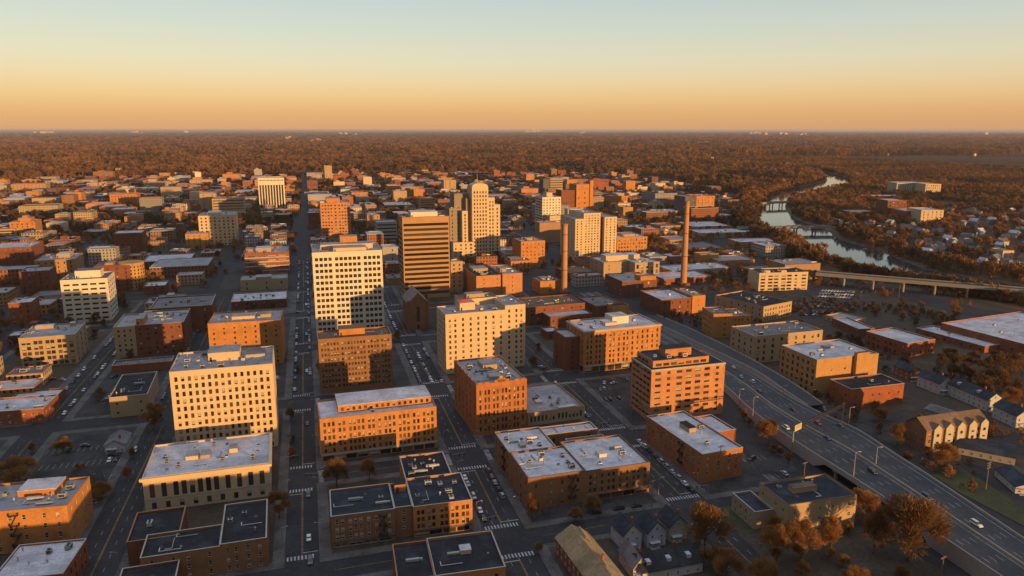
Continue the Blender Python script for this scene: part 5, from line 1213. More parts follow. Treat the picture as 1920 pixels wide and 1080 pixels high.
# more low buildings on the left and beyond the highway
for px, py, wpx, h, dd in ((20, 655, 40, 5, 18), (5, 700, 60, 6, 20), (60, 705, 34, 4, 14), (150, 745, 30, 3.5, 12)): pass
cand.sort(key=lambda c: c[1] ** 2 + c[0] ** 2)
TONES = [('orange', 'orange brick', (.44, .22, .085)), ('red', 'red brick', (.29, .12, .06)), ('dark', 'dark brick', (.19, .09, .055)), ('tan', 'tan', (.42, .31, .19)), ('cream', 'cream', (.54, .42, .28)), ('grey', 'grey', (.33, .31, .29)), ('brown', 'brown', (.31, .19, .11))]
ROOFS = [('pale', 'pale roof'), ('grey', 'grey roof'), ('grey', 'grey roof'), ('mid', 'dark grey roof'), ('dark', 'black roof')]
FILL = []
far = {}
def size_word(h): return 'low' if h < 7.5 else 'mid-height' if h < 14 else 'tall'
for k, (x, y, W, D, h) in enumerate(cand):
    tone = rf.choice((0, 0, 0, 1, 2, 2, 3, 3, 4, 5, 6, 6)); rk, rw_ = rf.choice(ROOFS)
    if k < 265:
        root = thing('town_building', None, 'building', (x, y, 0), 0, 'smaller buildings of the town')
        o = link('wall', uv_walls(W, D, h, rf.random() < .12), root); v_ = rf.uniform(.8, 1.2); o.color = (*[c * v_ for c in TONES[tone][2]], 1)
        p = MB(); p.poly([(0, 0, h - .6), (W, 0, h - .6), (W, D, h - .6), (0, D, h - .6)]); p.build('roof', roof_mat(rk), root)
        c = MB(); t_ = .35
        for q in ((-.1, -.1, W + .1, t_), (-.1, D - t_, W + .1, D + .1), (-.1, t_, t_, D - t_), (W - t_, t_, W + .1, D - t_)): c.box(q[0], q[1], h - .55, q[2], q[3], h + .1)
        c.build('coping', M_COP[rf.choice(('pale', 'brick', 'dark', 'brick'))], root)
        for _ in range(rf.choice((0, 1, 2, 3, 4))):
            if W > 8 and D > 8:
                u = link('rooftop_unit', HV[rf.choice((0, 1, 2))], root, (rf.uniform(3, W - 4), rf.uniform(2.5, D - 3), h - .6)); s_ = rf.uniform(.9, 1.6); u.scale = (s_, s_, s_)
        if rf.random() < .35 and W > 9:
            x0 = rf.uniform(.1, .6) * W; e = MB(); e.box(0, 0, 0, W * .25, D * .3, rf.uniform(2.5, 4)); e.build('penthouse', wall_mat(TONES[tone][0]), root, (x0, D * .4, h - .6))
        FILL.append((root, x + W / 2, y + D / 2, f'{size_word(h)} {TONES[tone][1].replace(" ", "-")} {rw_.replace(" ", "-")}ed building'))
    else:
        d = far.setdefault('m', MB()); wi, ri = tone, 7 + ('pale', 'grey', 'mid', 'dark').index(rk)
        d.box(x, y, 0, x + W, y + D, h, wi); d.m[-1] = ri
        if rf.random() < .5: d.box(x + W * .2, y + D * .4, h, x + W * .55, y + D * .7, h + rf.uniform(2, 4), wi)
if far:
    # pale specks of far towns beyond the woods
    d = far['m']
    for cx, cy, n, sp_ in ((80, 251, 9, 40), (255, 250, 5, 22), (740, 276, 12, 30), (590, 266, 6, 18), (650, 253, 6, 30), (990, 273, 18, 60), (1000, 247, 8, 30), (1090, 251, 3, 8), (1415, 253, 8, 40), (1465, 253, 4, 16), (1505, 254, 3, 10), (1315, 272, 10, 24), (1365, 276, 2, 5), (1845, 253, 2, 5), (1590, 289, 5, 30), (345, 249, 2, 6), (540, 262, 3, 10), (1150, 276, 10, 60), (1210, 310, 6, 40)):
        for _ in range(n):
            x, y = at(cx + rf.uniform(-.5, .5) * sp_, cy + rf.uniform(-1, 1.2)); s_ = (x * x + y * y) ** .5 / 1400; W = s_ * rf.uniform(2.5, 6)
            d.box(x, y, 0, x + W, y + W * .5, s_ * rf.uniform(2.2, 4) + 12, rf.choice((4, 4, 3, 7)))
    for _ in range(420):
        px, py = rf.uniform(-10, 1930), 262 + 70 * rf.random() ** .8
        if py > city_edge(px) or (px > 1350 and (py > 300 or rf.random() < .6)): continue
        x, y = at(px, py); W = rf.uniform(7, 16)
        d.box(x, y, 0, x + W, y + W * .7, rf.uniform(10.5, 15), rf.choice((3, 3, 5, 0, 4, 6)))
    stuff(tag(d.build('distant_buildings', [wall_mat(t[0]) for t in TONES] + [roof_mat(r) for r in ('pale', 'grey', 'mid', 'dark')]), 'far-off mass of low town buildings thinning out towards the brown woods', 'buildings'))

# ------------------------------------------------------------------ houses across the river
HOUSES = []
rh = random.Random(9)
spots = []
for _ in range(4000):
    px, py = rh.uniform(1545, 1935), rh.uniform(395, 515)
    if py > 440 + (px - 1560) * .14 + 30 or (px < 1640 and py < 420 and rh.random() < .7): continue
    x, y = at(px, py)
    if x < river_x(y) + 130: continue
    if any((x - a) ** 2 + (y - c) ** 2 < 22 ** 2 for a, c in spots) or not free(x - 6, y - 6, x + 14, y + 14): continue
    spots.append((x, y))
    if len(spots) >= 74: break
for x, y in spots:
    wl = rh.choice(('white', 'white', 'cream', 'grey', 'blue', 'brick')); rfk, rw_ = rh.choice((('slate', 'dark roof'), ('mid', 'grey roof'), ('shingle', 'brown roof'), ('pale', 'pale roof')))
    W = rh.uniform(8, 12)
    root = house(None, x, y, rh.choice((0, math.pi / 2, .3, -1.2)) + rh.uniform(-.15, .15), W, rh.uniform(9, 15), rh.uniform(4.5, 7), rh.uniform(8, 10.5), wl, rfk, detail=0, group='houses across the river')
    HOUSES.append((root, x, y, f'{wl} {rw_.replace(" ", "-")}ed house'))
# ------------------------------------------------------------------ trees
def foliage(name, cols, tw, tract=True):
    m = bpy.data.materials.new(name); m.use_nodes = True
    t = m.node_tree; b = t.nodes['Principled BSDF']; b.inputs['Roughness'].default_value = .9; b.inputs['Specular IOR Level'].default_value = .1
    oi = N(t, 'ShaderNodeObjectInfo'); ge = N(t, 'ShaderNodeNewGeometry')
    r = N(t, 'ShaderNodeValToRGB'); e = r.color_ramp.elements
    e[0].position, e[0].color = 0, (*cols[0], 1); e[1].position, e[1].color = 1, (*cols[-1], 1)
    for i, c in enumerate(cols[1:-1]): k = e.new((i + 1) / (len(cols) - 1)); k.color = (*c, 1)
    mx = N(t, 'ShaderNodeMath', operation='MULTIPLY_ADD'); mx.inputs[1].default_value = .45
    mm = N(t, 'ShaderNodeMath', operation='MULTIPLY'); mm.inputs[1].default_value = .55
    t.links.new(oi.outputs['Random'], mm.inputs[0]); t.links.new(ge.outputs['Random Per Island'], mx.inputs[0]); t.links.new(mm.outputs[0], mx.inputs[2])
    # stands of different kinds: whole tracts run darker, greyer or more golden
    n1 = N(t, 'ShaderNodeTexNoise'); n1.inputs['Scale'].default_value = .0034; n1.inputs['Detail'].default_value = 5; n1.inputs['Roughness'].default_value = .6
    t.links.new(ge.outputs['Position'], n1.inputs['Vector'])
    q = N(t, 'ShaderNodeValToRGB'); qe = q.color_ramp.elements
    if not tract: n1.inputs['Scale'].default_value = .15
    qe[0].position, qe[0].color = .34, ((.36, .42, .50, 1) if tract else (.75, .75, .78, 1)); qe[1].position, qe[1].color = .68, (1.22, 1.12, .95, 1)
    k = qe.new(.47); k.color = (.72, .74, .80, 1) if tract else (.95, .95, .95, 1); k = qe.new(.56); k.color = (1.05, 1.0, .95, 1)
    t.links.new(n1.outputs['Fac'], q.inputs[0])
    mq = N(t, 'ShaderNodeMix', data_type='RGBA', blend_type='MULTIPLY'); mq.inputs[0].default_value = 1
    t.links.new(mx.outputs[0], r.inputs[0]); t.links.new(r.outputs[0], mq.inputs[6]); t.links.new(q.outputs[0], mq.inputs[7]); t.links.new(mq.outputs[2], b.inputs['Base Color'])
    if tw:
        tr = N(t, 'ShaderNodeBsdfTranslucent'); t.links.new(mq.outputs[2], tr.inputs[0])
        ms = N(t, 'ShaderNodeMixShader'); ms.inputs[0].default_value = tw
        t.links.new(b.outputs[0], ms.inputs[1]); t.links.new(tr.outputs[0], ms.inputs[2]); t.links.new(ms.outputs[0], t.nodes['Material Output'].inputs[0])
    return m
M_TWIG = foliage('autumn twigs', [(.105, .064, .040), (.22, .122, .056), (.38, .195, .066), (.18, .10, .052)], .3)
M_GOLD = foliage('golden twigs', [(.14, .085, .045), (.27, .15, .06), (.42, .22, .075), (.22, .125, .058)], .32, False)
M_BARK = mat('bark', (.10, .070, .048), rough=.95, var=.3, scale=1.5)
def crown_mesh(seed, n, size, thick, shape, m=None):
    """crown of a 10 m tree: many thin twig blades in lumpy clusters, trunk foot at the origin"""
    r = random.Random(seed); b = MB()
    cl = []
    for _ in range(shape['clumps']):
        a = r.uniform(0, 6.283); q = r.random() ** .6; z = r.uniform(-.85, 1)
        k = math.sqrt(max(0, 1 - z * z * .9))
        cl.append((math.cos(a) * q * k * shape['rx'], math.sin(a) * q * k * shape['rx'], shape['zc'] + z * shape['rz'], r.uniform(.55, 1.15) * shape['cr']))
    for _ in range(n):
        c = r.choice(cl)
        d = Vector((r.gauss(0, 1), r.gauss(0, 1), r.gauss(.25, 1))); d.normalize()
        p = Vector(c[:3]) + d * c[3] * (r.random() ** .45)
        g_ = Vector((p.x * .7, p.y * .7, (p.z - shape['zc'] * .55) * .8)); g_.normalize()
        dr = (g_ + d * .7 + Vector((0, 0, .25))); dr.normalize()
        s = dr.cross(Vector((r.gauss(0, 1), r.gauss(0, 1), r.gauss(0, 1)))); s.normalize()
        L, w_ = size * r.uniform(.6, 1.5), thick * r.uniform(.6, 1.4)
        q = p + dr * L
        b.poly([tuple(p - s * w_ * .4), tuple(p + s * w_ * .4), tuple(p + dr * L * .6 + s * w_), tuple(q), tuple(p + dr * L * .55 - s * w_)])
    return b.mesh('crown', [m or M_TWIG])
def trunk_mesh(seed, shape):
    r = random.Random(seed); b = MB(); zc = shape['zc']
    b.tube([(0, 0, -.3), (.05, 0, zc * .35), (0, .08, zc * .7), (.06, 0, zc + shape['rz'] * .5)], [.24, .17, .12, .04], 7)
    for i in range(8):
        a = 6.283 * i / 8 + r.uniform(-.3, .3); z0 = zc * r.uniform(.35, .75); L = shape['rx'] * r.uniform(.6, .95); u = r.uniform(.5, 1.3)
        e = (math.cos(a) * L, math.sin(a) * L, z0 + L * u)
        b.tube([(0, 0, z0), (e[0] * .5, e[1] * .5, z0 + L * u * .4), e], [.09, .055, .015], 5)
    return b.mesh('trunk', [M_BARK])
SH = [dict(clumps=26, rx=3.4, rz=3.6, zc=5.6, cr=1.5), dict(clumps=22, rx=4.0, rz=3.0, zc=5.2, cr=1.6), dict(clumps=22, rx=2.6, rz=4.1, zc=5.6, cr=1.25), dict(clumps=16, rx=3.6, rz=3.4, zc=5.8, cr=1.3)]
NEAR = [(crown_mesh(s, 10000, .62, .042, SH[s % 4], M_GOLD), trunk_mesh(s, SH[s % 4])) for s in range(4)]
MID = [(crown_mesh(20 + s, 1700, .9, .10, SH[s % 4]), trunk_mesh(20 + s, SH[s % 4])) for s in range(4)]
TREES = []
def tree(x, y, h, wide=1.0, kind=0, near=True, label=None):
    root = thing('tree', label, 'tree', (x, y, 0), random.uniform(0, 6.28), 'bare autumn trees')
    cr, tr = (NEAR if near else MID)[kind % 4]
    s = h / 10.0
    for nm, me in (('trunk', tr), ('crown', cr)):
        o = link(nm, me, root); o.scale = (s * wide, s * wide, s)
    if label is None: TREES.append((root, x, y, 'broad bare tree' if wide > 1.15 else 'slim bare tree' if wide < .85 else 'tall bare tree' if h > 13 else 'small bare tree' if h < 7.5 else 'rounded bare tree'))
    return root
FORE = [(38, 912, 60, 1.5, 1, 'wide orange-lit bush-like tree by the left car park'), (632, 915, 54, 1.1, 0, 'larger of two orange bare trees in front of the long brick loft'), (693, 902, 42, .95, 0, 'smaller of two orange bare trees in front of the long brick loft'),
        (524, 972, 52, 1.05, 3, 'bare tree with orange top beside the pilastered hall and avenue'), (998, 978, 52, .85, 2, 'small bare sunlit tree at the left corner of the courtyard warehouse'), (1320, 1040, 95, 1.05, 0, 'large orange tree beside the white gabled townhouses'),
        (1500, 1055, 84, 1.05, 3, 'tall bare tree in front of the flats by the highway, left of a pair'), (1556, 1045, 80, 1.0, 2, 'tall bare tree in front of the flats by the highway, right of a pair'), (1455, 1060, 78, .9, 3, 'bare tree left of the flats by the highway near the street'),
        (1637, 1040, 92, .7, 2, 'narrow egg-shaped brown tree between the flats and the big tree'), (1702, 1052, 122, 1.15, 0, 'biggest rounded brown tree at the highway edge'), (1617, 975, 64, 1.15, 1, 'broad brown tree behind the flats at the highway wall'),
        (1440, 836, 50, .9, 0, 'small brown tree on the bank below the highway sign'), (1605, 1118, 58, 1.2, 1, 'orange bare tree cut by the bottom edge near the highway'), (1432, 1122, 72, 1.1, 0, 'orange tree at the bottom edge beside the small street'), (1362, 1090, 66, 1.0, 1, 'dark bushy tree at the bottom by the small street'),
        (288, 806, 52, 1.0, 3, 'dark bare tree at the foot of the small black-roofed tan building'), (1682, 836, 42, 1.0, 0, 'small brown tree left of the gabled apartment block'), (120, 850, 34, 1.1, 1, 'dark shrub-like tree in the left car park'), (190, 940, 40, 1.2, 1, 'dark bushy tree beside the dark roofed white house'),
        (1335, 1070, 50, 1.1, 1, 'dark bush under the large orange tree')]
for px, py, hp, wide, kd, lab in FORE:
    x, y = at(px, py); h = height_to(px, py - hp, x, y) * .92; tree(x, y, h, wide, kd, True, lab)
rt = random.Random(3)
# hand-placed dark groups at the right
for px, py in [(1762, 690), (1785, 705), (1800, 712), (1822, 718), (1845, 700), (1850, 728), (1872, 735), (1890, 720), (1905, 742), (1782, 680), (1815, 692), (1868, 700), (1905, 700), (1880, 690), (1835, 742), (1860, 690), (1895, 760), (1690, 575), (1712, 600), (1716, 612), (1740, 596), (1768, 604), (1655, 575), (1725, 580), (1690, 600), (1660, 560), (1790, 600), (1640, 592),
               (1560, 555), (1470, 470), (1455, 492), (1500, 500), (1540, 520), (1330, 528), (1345, 532), (1365, 530), (1380, 535), (1420, 536), (1340, 540), (1260, 590), (745, 640), (1010, 660), (1000, 690), (1020, 700), (550, 830), (548, 860), (545, 790), (600, 700), (560, 700), (620, 1010), (1405, 800), (1425, 815), (1450, 848), (1462, 858), (1478, 868), (1395, 790), (1650, 790), (1700, 815), (1725, 790), (1560, 690), (1580, 700), (1640, 775), (1660, 700), (1690, 690), (1770, 880), (1700, 870), (1650, 812), (1740, 860), (1605, 820), (1380, 640), (1395, 650), (1375, 660), (1480, 600), (1500, 615), (1570, 640), (1585, 655), (1610, 650), (1640, 690), (1665, 640), (1700, 690), (1550, 1000), (1590, 1000), (1665, 1010), (1580, 1065), (1690, 1085), (1500, 1090), (1540, 1100), (1450, 1000), (1080, 980), (1110, 965), (1010, 1040), (1030, 1062), (100, 940), (150, 900), (60, 850), (300, 790), (250, 860), (240, 900), (470, 520), (400, 470), (230, 455), (380, 480), (300, 480)]:
    x, y = at(px, py)
    if free(x - 1, y - 1, x + 1, y + 1, 0): tree(x, y, rt.uniform(8, 14) if px > 1740 else rt.uniform(4, 8), rt.uniform(.9, 1.35), rt.randrange(4), depth_of(x, y) < 420)
from mathutils import noise
pts = []
def jitter(x0, x1, y0, y1, sp):
    y = y0
    while y < y1:
        x = x0
        while x < x1:
            yield x + rt.uniform(-.5, .5) * sp, y + rt.uniform(-.5, .5) * sp
            x += sp
        y += sp
# both banks of the river and the wooded quarter on its right
rside = rr
def river_right(y):
    best = None
    for (x0, y0), (x1, y1) in zip(RIVR[::-1], RIVR[::-1][1:]):
        if y0 <= y <= y1: return x0 + (x1 - x0) * (y - y0) / (y1 - y0)
    return 1950
for x, y in jitter(540, 2700, 420, 3600, 11.5):
    px, py = proj(x, y)
    if not (-40 < px < 1980): continue
    rx = river_right(y) if y < 2597 else 1500
    lx = river_x(y)
    if x < rx + 6: continue
    if 1500 < px < 2000 and 505 < py - (px - 1530) * .085 + 6 < 526 and y < 700 and x < rx + 40: continue
    if y > 2597 and py > city_edge(px): continue
    g_ = noise.noise((x * .006, y * .006, 0)) + .5 * noise.noise((x * .02, y * .02, 3))
    if g_ < -.34: continue
    if any((x - a) ** 2 + (y - c) ** 2 < (18 if rt.random() < .45 else 27) ** 2 for a, c in spots) or not free(x, y, x, y, 3): continue
    pts.append((x, y, rt.uniform(.75, 1.35) * (1.25 if x < rx + 60 else 1)))
for i, p in enumerate(curve(RIVL, 14)):
    for k in range(4):
        d_ = rt.uniform(7, 42) if p[1] > 700 else rt.uniform(6, 18)
        x, y = p[0] - d_ + rt.uniform(-4, 4), p[1] + rt.uniform(-10, 10)
        if y < 420 or (y < 740 and rt.random() < .35) or not free(x, y, x, y, 2): continue
        pts.append((x, y, rt.uniform(.9, 1.5) * (.85 if y < 740 else 1.15)))
# between the buildings of the town
for x, y in jitter(-1000, 1000, 420, 2700, 12.5):
    px, py = proj(x, y)
    if not (-40 < px < 1960) or py < city_edge(px) or x > river_x(y) - 20: continue
    if any(a - 1 < x < c + 1 for a, c in AVE) and y < 900 or -17 < x < -1 or (x > -90 and y < 560) or not free(x, y, x, y, 3.5): continue
    if y < 660 and 190 < x < 275: continue
    if x > 240 and y < 600: continue
    if y < 760 and -160 < x < 250 and rt.random() < .75: continue
    g_ = noise.noise((x * .008, y * .008, 7)); lim = -.12 if y > 1250 else (.0 if x < -60 or x > 330 else .22)
    if g_ < lim and rt.random() < .84: continue
    pts.append((x, y, rt.uniform(.6, 1.25 if y > 1200 else 1.0)))
# scrub on the rough ground right of the highway
for x, y in jitter(264, 640, 180, 640, 7):
    px, py = proj(x, y)
    if not (0 < px < 1960) or x > river_x(y) - 4 or not free(x, y, x, y, 1): continue
    if noise.noise((x * .02, y * .02, 11)) < .08: continue
    if x < 272 and y > 320: continue
    pts.append((x, y, rt.uniform(.18, .55)))
# the great woods all round
def woods(r0, r1, sp, sc, flat=1.0):
    n = int((r1 * r1 - r0 * r0) * R_(78) / 2 / sp ** 2)
    for _ in range(n):
        r = math.sqrt(rt.uniform(r0 * r0, r1 * r1)); a = YAW + R_(rt.uniform(-38, 38))
        x, y = r * math.sin(a), r * math.cos(a)
        px, py = proj(x, y)
        if not (-60 < px < 1990): continue
        if py > city_edge(px) + rt.uniform(-3, 1): continue
        if x > 500 and y < 3600: 
            if x > river_x(y) - 10 and (x > 540 and x > river_right(y) or x < river_right(y) + 6): continue
        if not free(x, y, x, y, 4) and r < 3600: continue
        if abs(x) < 10 and r < 3400: continue
        if noise.noise((x * .0016, y * .0016, 5)) + .4 * noise.noise((x * .009, y * .009, 2)) < -.62: continue
        pts.append((x, y, sc * rt.choice((.6, .8, 1, 1, 1.25, 1.6)) * rt.uniform(.9, 1.1), flat))
woods(1500, 4200, 15.5, 1.5); woods(4200, 7500, 30, 2.1); woods(7500, 14000, 70, 4.2, .5); woods(14000, 34000, 190, 11, .22)
pts.sort(key=lambda p: p[0] ** 2 + p[1] ** 2)
big = [p for p in pts if p[2] > .56 or p[1] > 640]; ind = big[:170]; chosen = set(ind); rest = [p for p in pts if p not in chosen]
for x, y, s in (q[:3] for q in ind): tree(x, y, 9.5 * s, rt.uniform(.9, 1.3), rt.randrange(4), False)
# the rest of the woods: one object, instanced
FAR = [link('crown', crown_mesh(40 + s, 260, 1.9, .34, SH[s % 4])) for s in range(4)]
hosts = [t for t in TREES][-4:]
for o, hst in zip(FAR, hosts):       # the coarse crowns belong to four of the far trees
    for ch in list(hst[0].children):
        if ch.name.startswith('crown'): sc_ = tuple(ch.scale); bpy.data.objects.remove(ch)
    o.parent = hst[0]; o.scale = sc_
me = bpy.data.meshes.new('woodland'); me.from_pydata([(p[0], p[1], 0) for p in rest], [], [])
at_ = me.attributes.new('size', 'FLOAT_VECTOR', 'POINT'); at_.data.foreach_set('vector', [c for p in rest for c in (p[2], p[2], p[2] * (p[3] if len(p) > 3 else 1))])
wood = link('woodland', me)
stuff(tag(wood, 'brown autumn woodland spreading from the town to the horizon and along the river', 'woods'))
ng = bpy.data.node_groups.new('woodland', 'GeometryNodeTree')
ng.interface.new_socket('Geometry', in_out='INPUT', socket_type='NodeSocketGeometry'); ng.interface.new_socket('Geometry', in_out='OUTPUT', socket_type='NodeSocketGeometry')
gi, go = N(ng, 'NodeGroupInput'), N(ng, 'NodeGroupOutput')
iop = N(ng, 'GeometryNodeInstanceOnPoints'); jn = N(ng, 'GeometryNodeJoinGeometry')
for o in FAR:
    oi = N(ng, 'GeometryNodeObjectInfo', transform_space='ORIGINAL'); oi.inputs['Object'].default_value = o; oi.inputs['As Instance'].default_value = False
    g2 = N(ng, 'GeometryNodeGeometryToInstance'); ng.links.new(oi.outputs['Geometry'], g2.inputs[0]); ng.links.new(g2.outputs[0], jn.inputs[0])
ng.links.new(gi.outputs[0], iop.inputs['Points']); ng.links.new(jn.outputs[0], iop.inputs['Instance'])
iop.inputs['Pick Instance'].default_value = True
ri = N(ng, 'FunctionNodeRandomValue', data_type='INT'); ri.inputs[4].default_value = 0; ri.inputs[5].default_value = 3
ng.links.new(ri.outputs[2], iop.inputs['Instance Index'])
rv = N(ng, 'FunctionNodeRandomValue', data_type='FLOAT_VECTOR'); rv.inputs[1].default_value = (0, 0, 6.283); ng.links.new(rv.outputs[0], iop.inputs['Rotation'])
na = N(ng, 'GeometryNodeInputNamedAttribute', data_type='FLOAT_VECTOR'); na.inputs['Name'].default_value = 'size'
ng.links.new(na.outputs[0], iop.inputs['Scale']); ng.links.new(iop.outputs[0], go.inputs[0])
wood.modifiers.new('woodland', 'NODES').node_group = ng

# ------------------------------------------------------------------ cars
CARC = [('white', (.70, .70, .68)), ('silver', (.42, .43, .44)), ('black', (.025, .025, .028)), ('dark grey', (.10, .105, .11)), ('dark blue', (.03, .05, .12)), ('silver', (.35, .36, .37)), ('white', (.66, .66, .66)), ('black', (.03, .03, .03)), ('red', (.35, .03, .03))]
def paint():
    m = bpy.data.materials.new('car paint'); m.use_nodes = True
    t = m.node_tree; b = t.nodes['Principled BSDF']; oi = N(t, 'ShaderNodeObjectInfo'); t.links.new(oi.outputs['Color'], b.inputs['Base Color'])
    b.inputs['Roughness'].default_value = .3; b.inputs['Coat Weight'].default_value = .4
    return m
M_PAINT = paint(); M_TYRE = mat('tyre', (.02, .02, .02)); M_LAMP = mat('lamp lens', (.6, .58, .5), rough=.3); M_TAIL = mat('tail lens', (.30, .02, .02), rough=.3)
def car_body(kind):
    b = MB()
    prof = {0: [(-2.25, .35), (-2.28, .72), (-1.75, .92), (-.2 - 1.0, .96), (1.3, .98), (2.1, .94), (2.22, .7), (2.2, .35)], 1: [(-2.35, .4), (-2.38, .85), (-1.6, 1.08), (1.9, 1.12), (2.3, 1.08), (2.35, .4)]}[kind]
    n = len(prof)
    for s in (-1, 1):
        i = len(b.v); b.v += [(x, s * (.86 if z < .6 else .82), z) for x, z in prof]; f = tuple(range(i, i + n)); b.f.append(f if s < 0 else f[::-1]); b.m.append(0)
    for j in range(n):
        k = (j + 1) % n; b.f.append((j, k, n + k, n + j)); b.m.append(0)
    rz = 1.42 if kind == 0 else 1.75; x0, x1 = (-.75, 1.0) if kind == 0 else (-.6, 2.0)
    b.box(x0, -.62, rz - .03, x1, .62, rz + .02)
    return b.mesh('body', [M_PAINT])
def car_glass(kind):
    b = MB(); rz = 1.41 if kind == 0 else 1.74; zb = .93 if kind == 0 else 1.07
    lo = (-1.3, 1.75) if kind == 0 else (-1.3, 2.25); hi = (-.75, 1.05) if kind == 0 else (-.6, 2.02)
    B_ = [(lo[0], -.78, zb), (lo[1], -.78, zb), (lo[1], .78, zb), (lo[0], .78, zb)]; T = [(hi[0], -.62, rz), (hi[1], -.62, rz), (hi[1], .62, rz), (hi[0], .62, rz)]
    for i in range(4): j = (i + 1) % 4; b.poly([B_[i], B_[j], T[j], T[i]])
    b.poly(T)
    return b.mesh('window', [GLASS])
def wheel_m():
    b = MB(); b.tube([(0, -.11, 0), (0, .11, 0)], [.33, .33], 12); b.tube([(0, -.115, 0), (0, .115, 0)], [.18, .18], 8, 1); b.poly([(.33 * math.cos(a * .5236), -.11, .33 * math.sin(a * .5236)) for a in range(12)])
    return b.mesh('wheel', [M_TYRE, M_STEEL])
def lamp_m(m):
    b = MB(); b.box(-.03, -.2, -.07, .03, .2, .07, bottom=True); return b.mesh('headlight', [m])
CB, CG, CW, CHL, CTL = [car_body(0), car_body(1)], [car_glass(0), car_glass(1)], wheel_m(), lamp_m(M_LAMP), lamp_m(M_TAIL)
CARS = []
def car(x, y, z, head, label=None, place=None, col=None, group='cars'):
    if not (-20 < proj(x, y)[0] < 1940): return
    kind = rt.choice((0, 0, 1)); cn, cc = CARC[col] if col is not None else rt.choice(CARC[:8])
    root = thing('car', label, 'car', (x, y, z), head, group)
    o = link('body', CB[kind], root); o.color = (*cc, 1); link('window', CG[kind], root)
    if depth_of(x, y) < 520:
        for wx in (-1.38, 1.4):
            for wy in (-.80, .80): link('wheel', CW, root, (wx, wy, .33))
        for wy in (-.58, .58): link('headlight', CHL, root, (-2.27 if kind == 0 else -2.37, wy, .68)); link('tail_light', CTL, root, (2.2 if kind == 0 else 2.34, wy, .78))
    if label is None: CARS.append((root, x, y, f"{cn} {'car' if kind == 0 else 'van'}", place or 'in the street'))
H_ = math.pi / 2
def park_row(x, y0, y1, step, head, place, p=.8, dx=0):
    y = y0
    while y < y1:
        if rt.random() < p: car(x + dx * (y - y0), y + rt.uniform(-.4, .4), .06, head, place=place)
        y += step
park_row(59.8, 262, 306, 6.0, H_, 'at the kerb beside the navy-roofed row', .75)
park_row(71.4, 266, 308, 6.0, -H_, 'at the kerb by the courtyard warehouse', .55)
park_row(137.6, 352, 405, 5.8, H_, 'parked beyond the low arcaded building', .85)
park_row(150.2, 262, 318, 5.8, -H_, 'parked along the narrow-ended brick building', .9)
park_row(137.8, 262, 300, 6, H_, 'on the right side of the courtyard warehouse', .35)
park_row(59.6, 430, 512, 5.8, H_, 'parked right of the brown banded slab', .8)
park_row(66.5, 430, 500, 5.6, H_, 'in mid-street below the cream hotel', .75)
park_row(72.2, 428, 512, 5.8, -H_, 'at the kerb below the cream hotel', .6)
park_row(59.6, 535, 700, 6, H_, 'parked right of the white grid tower', .6)
park_row(-85.8, 330, 600, 6.2, H_, 'on the left kerb, left side street', .3)
park_row(-72.4, 430, 600, 6.2, H_, 'on the right kerb, left side street', .3)
park_row(-143.4, 430, 620, 6.2, H_, 'on the left kerb, far left street', .45)
park_row(-132.8, 430, 620, 6.2, H_, 'on the right kerb, far left street', .4)
park_row(-4.6, 436, 900, 7, H_, 'on the right kerb, long avenue', .35)
park_row(-13.6, 436, 900, 7, -H_, 'on the left kerb, long avenue', .3)
for y in (265, 300, 380, 470, 560, 660, 760, 850): car(-6.6, y, .06, H_, place='driving along the long avenue')
car(-6.2, 249, .06, H_, 'dark car waiting at the bottom crossing of the long avenue', col=3)
for i in range(4): car(-116 + .8 * i, 445 + i * 3.4, .23, R_(12), place='by the small black-roofed tan building', col=(3, 1, 1, 0)[i])
for i, (px, py) in enumerate(((50, 727), (78, 716), (97, 713), (118, 714), (160, 838), (212, 855), (215, 708), (1133, 720), (1150, 720), (1196, 636), (1148, 715), (1175, 713), (1015, 690), (1410, 863), (1545, 770))):
    x, y = at(px, py); car(x, y, .25, rt.uniform(0, 6.28), place='standing in a car park')
for k in range(3):
    for i in range(11):
        x, y = at(1543 + i * 5.6 - k * 3, 546 + k * 5.5 + i * .3); car(x, y, .25, .2, place='in the lot by the cream riverside office', col=0 if rt.random() < .7 else 1)
for i in range(22):
    x, y = at(rt.uniform(1490, 1570), rt.uniform(563, 592)); 
    if free(x - 3, y - 3, x + 3, y + 3, 0): car(x, y, .25, rt.choice((.3, 1.9)), place='in the rough lot near the river road')
for px, py, c in ((1411, 717, 0), (1389, 708, 1), (1424, 735, 3), (1487, 770, 2), (1533, 795, 8), (1551, 823, 4), (1576, 800, 3), (1635, 886, 2), (1738, 934, 4), (1830, 985, 0), (1473, 803, 0), (1375, 690, 0)):
    z = 4.6 if py > 760 else 3.6; z = 6 if py > 860 else z; x, y = at(px, py, z)
    j = min(range(len(hl)), key=lambda i: abs((hl[i][1] + hr[i][1]) / 2 - y)); zz = hz[j] + .02
    x, y = at(px, py, zz); k = max(1, min(j, len(hl) - 2)); d = Vector(hl[k + 1]) - Vector(hl[k - 1])
    car(x, y, zz, math.atan2(d.y, d.x) + (math.pi if px > 1500 else 0), place='driving on the highway', col=c)
w = MB()
def stalls(x, y, n, ang, p, place, z=.235):
    for i in range(n + 1):
        cx, cy = x + math.cos(ang) * 2.7 * i, y + math.sin(ang) * 2.7 * i
        q = (cx - math.sin(ang) * 5, cy + math.cos(ang) * 5)
        dash(w, (cx, cy), q, .13, z=z)
        if i < n and rt.random() < p: car(cx + math.cos(ang) * 1.35 - math.sin(ang) * 2.6, cy + math.sin(ang) * 1.35 + math.cos(ang) * 2.6, z - .02, ang + H_ + (math.pi if rt.random() < .5 else 0), place=place)
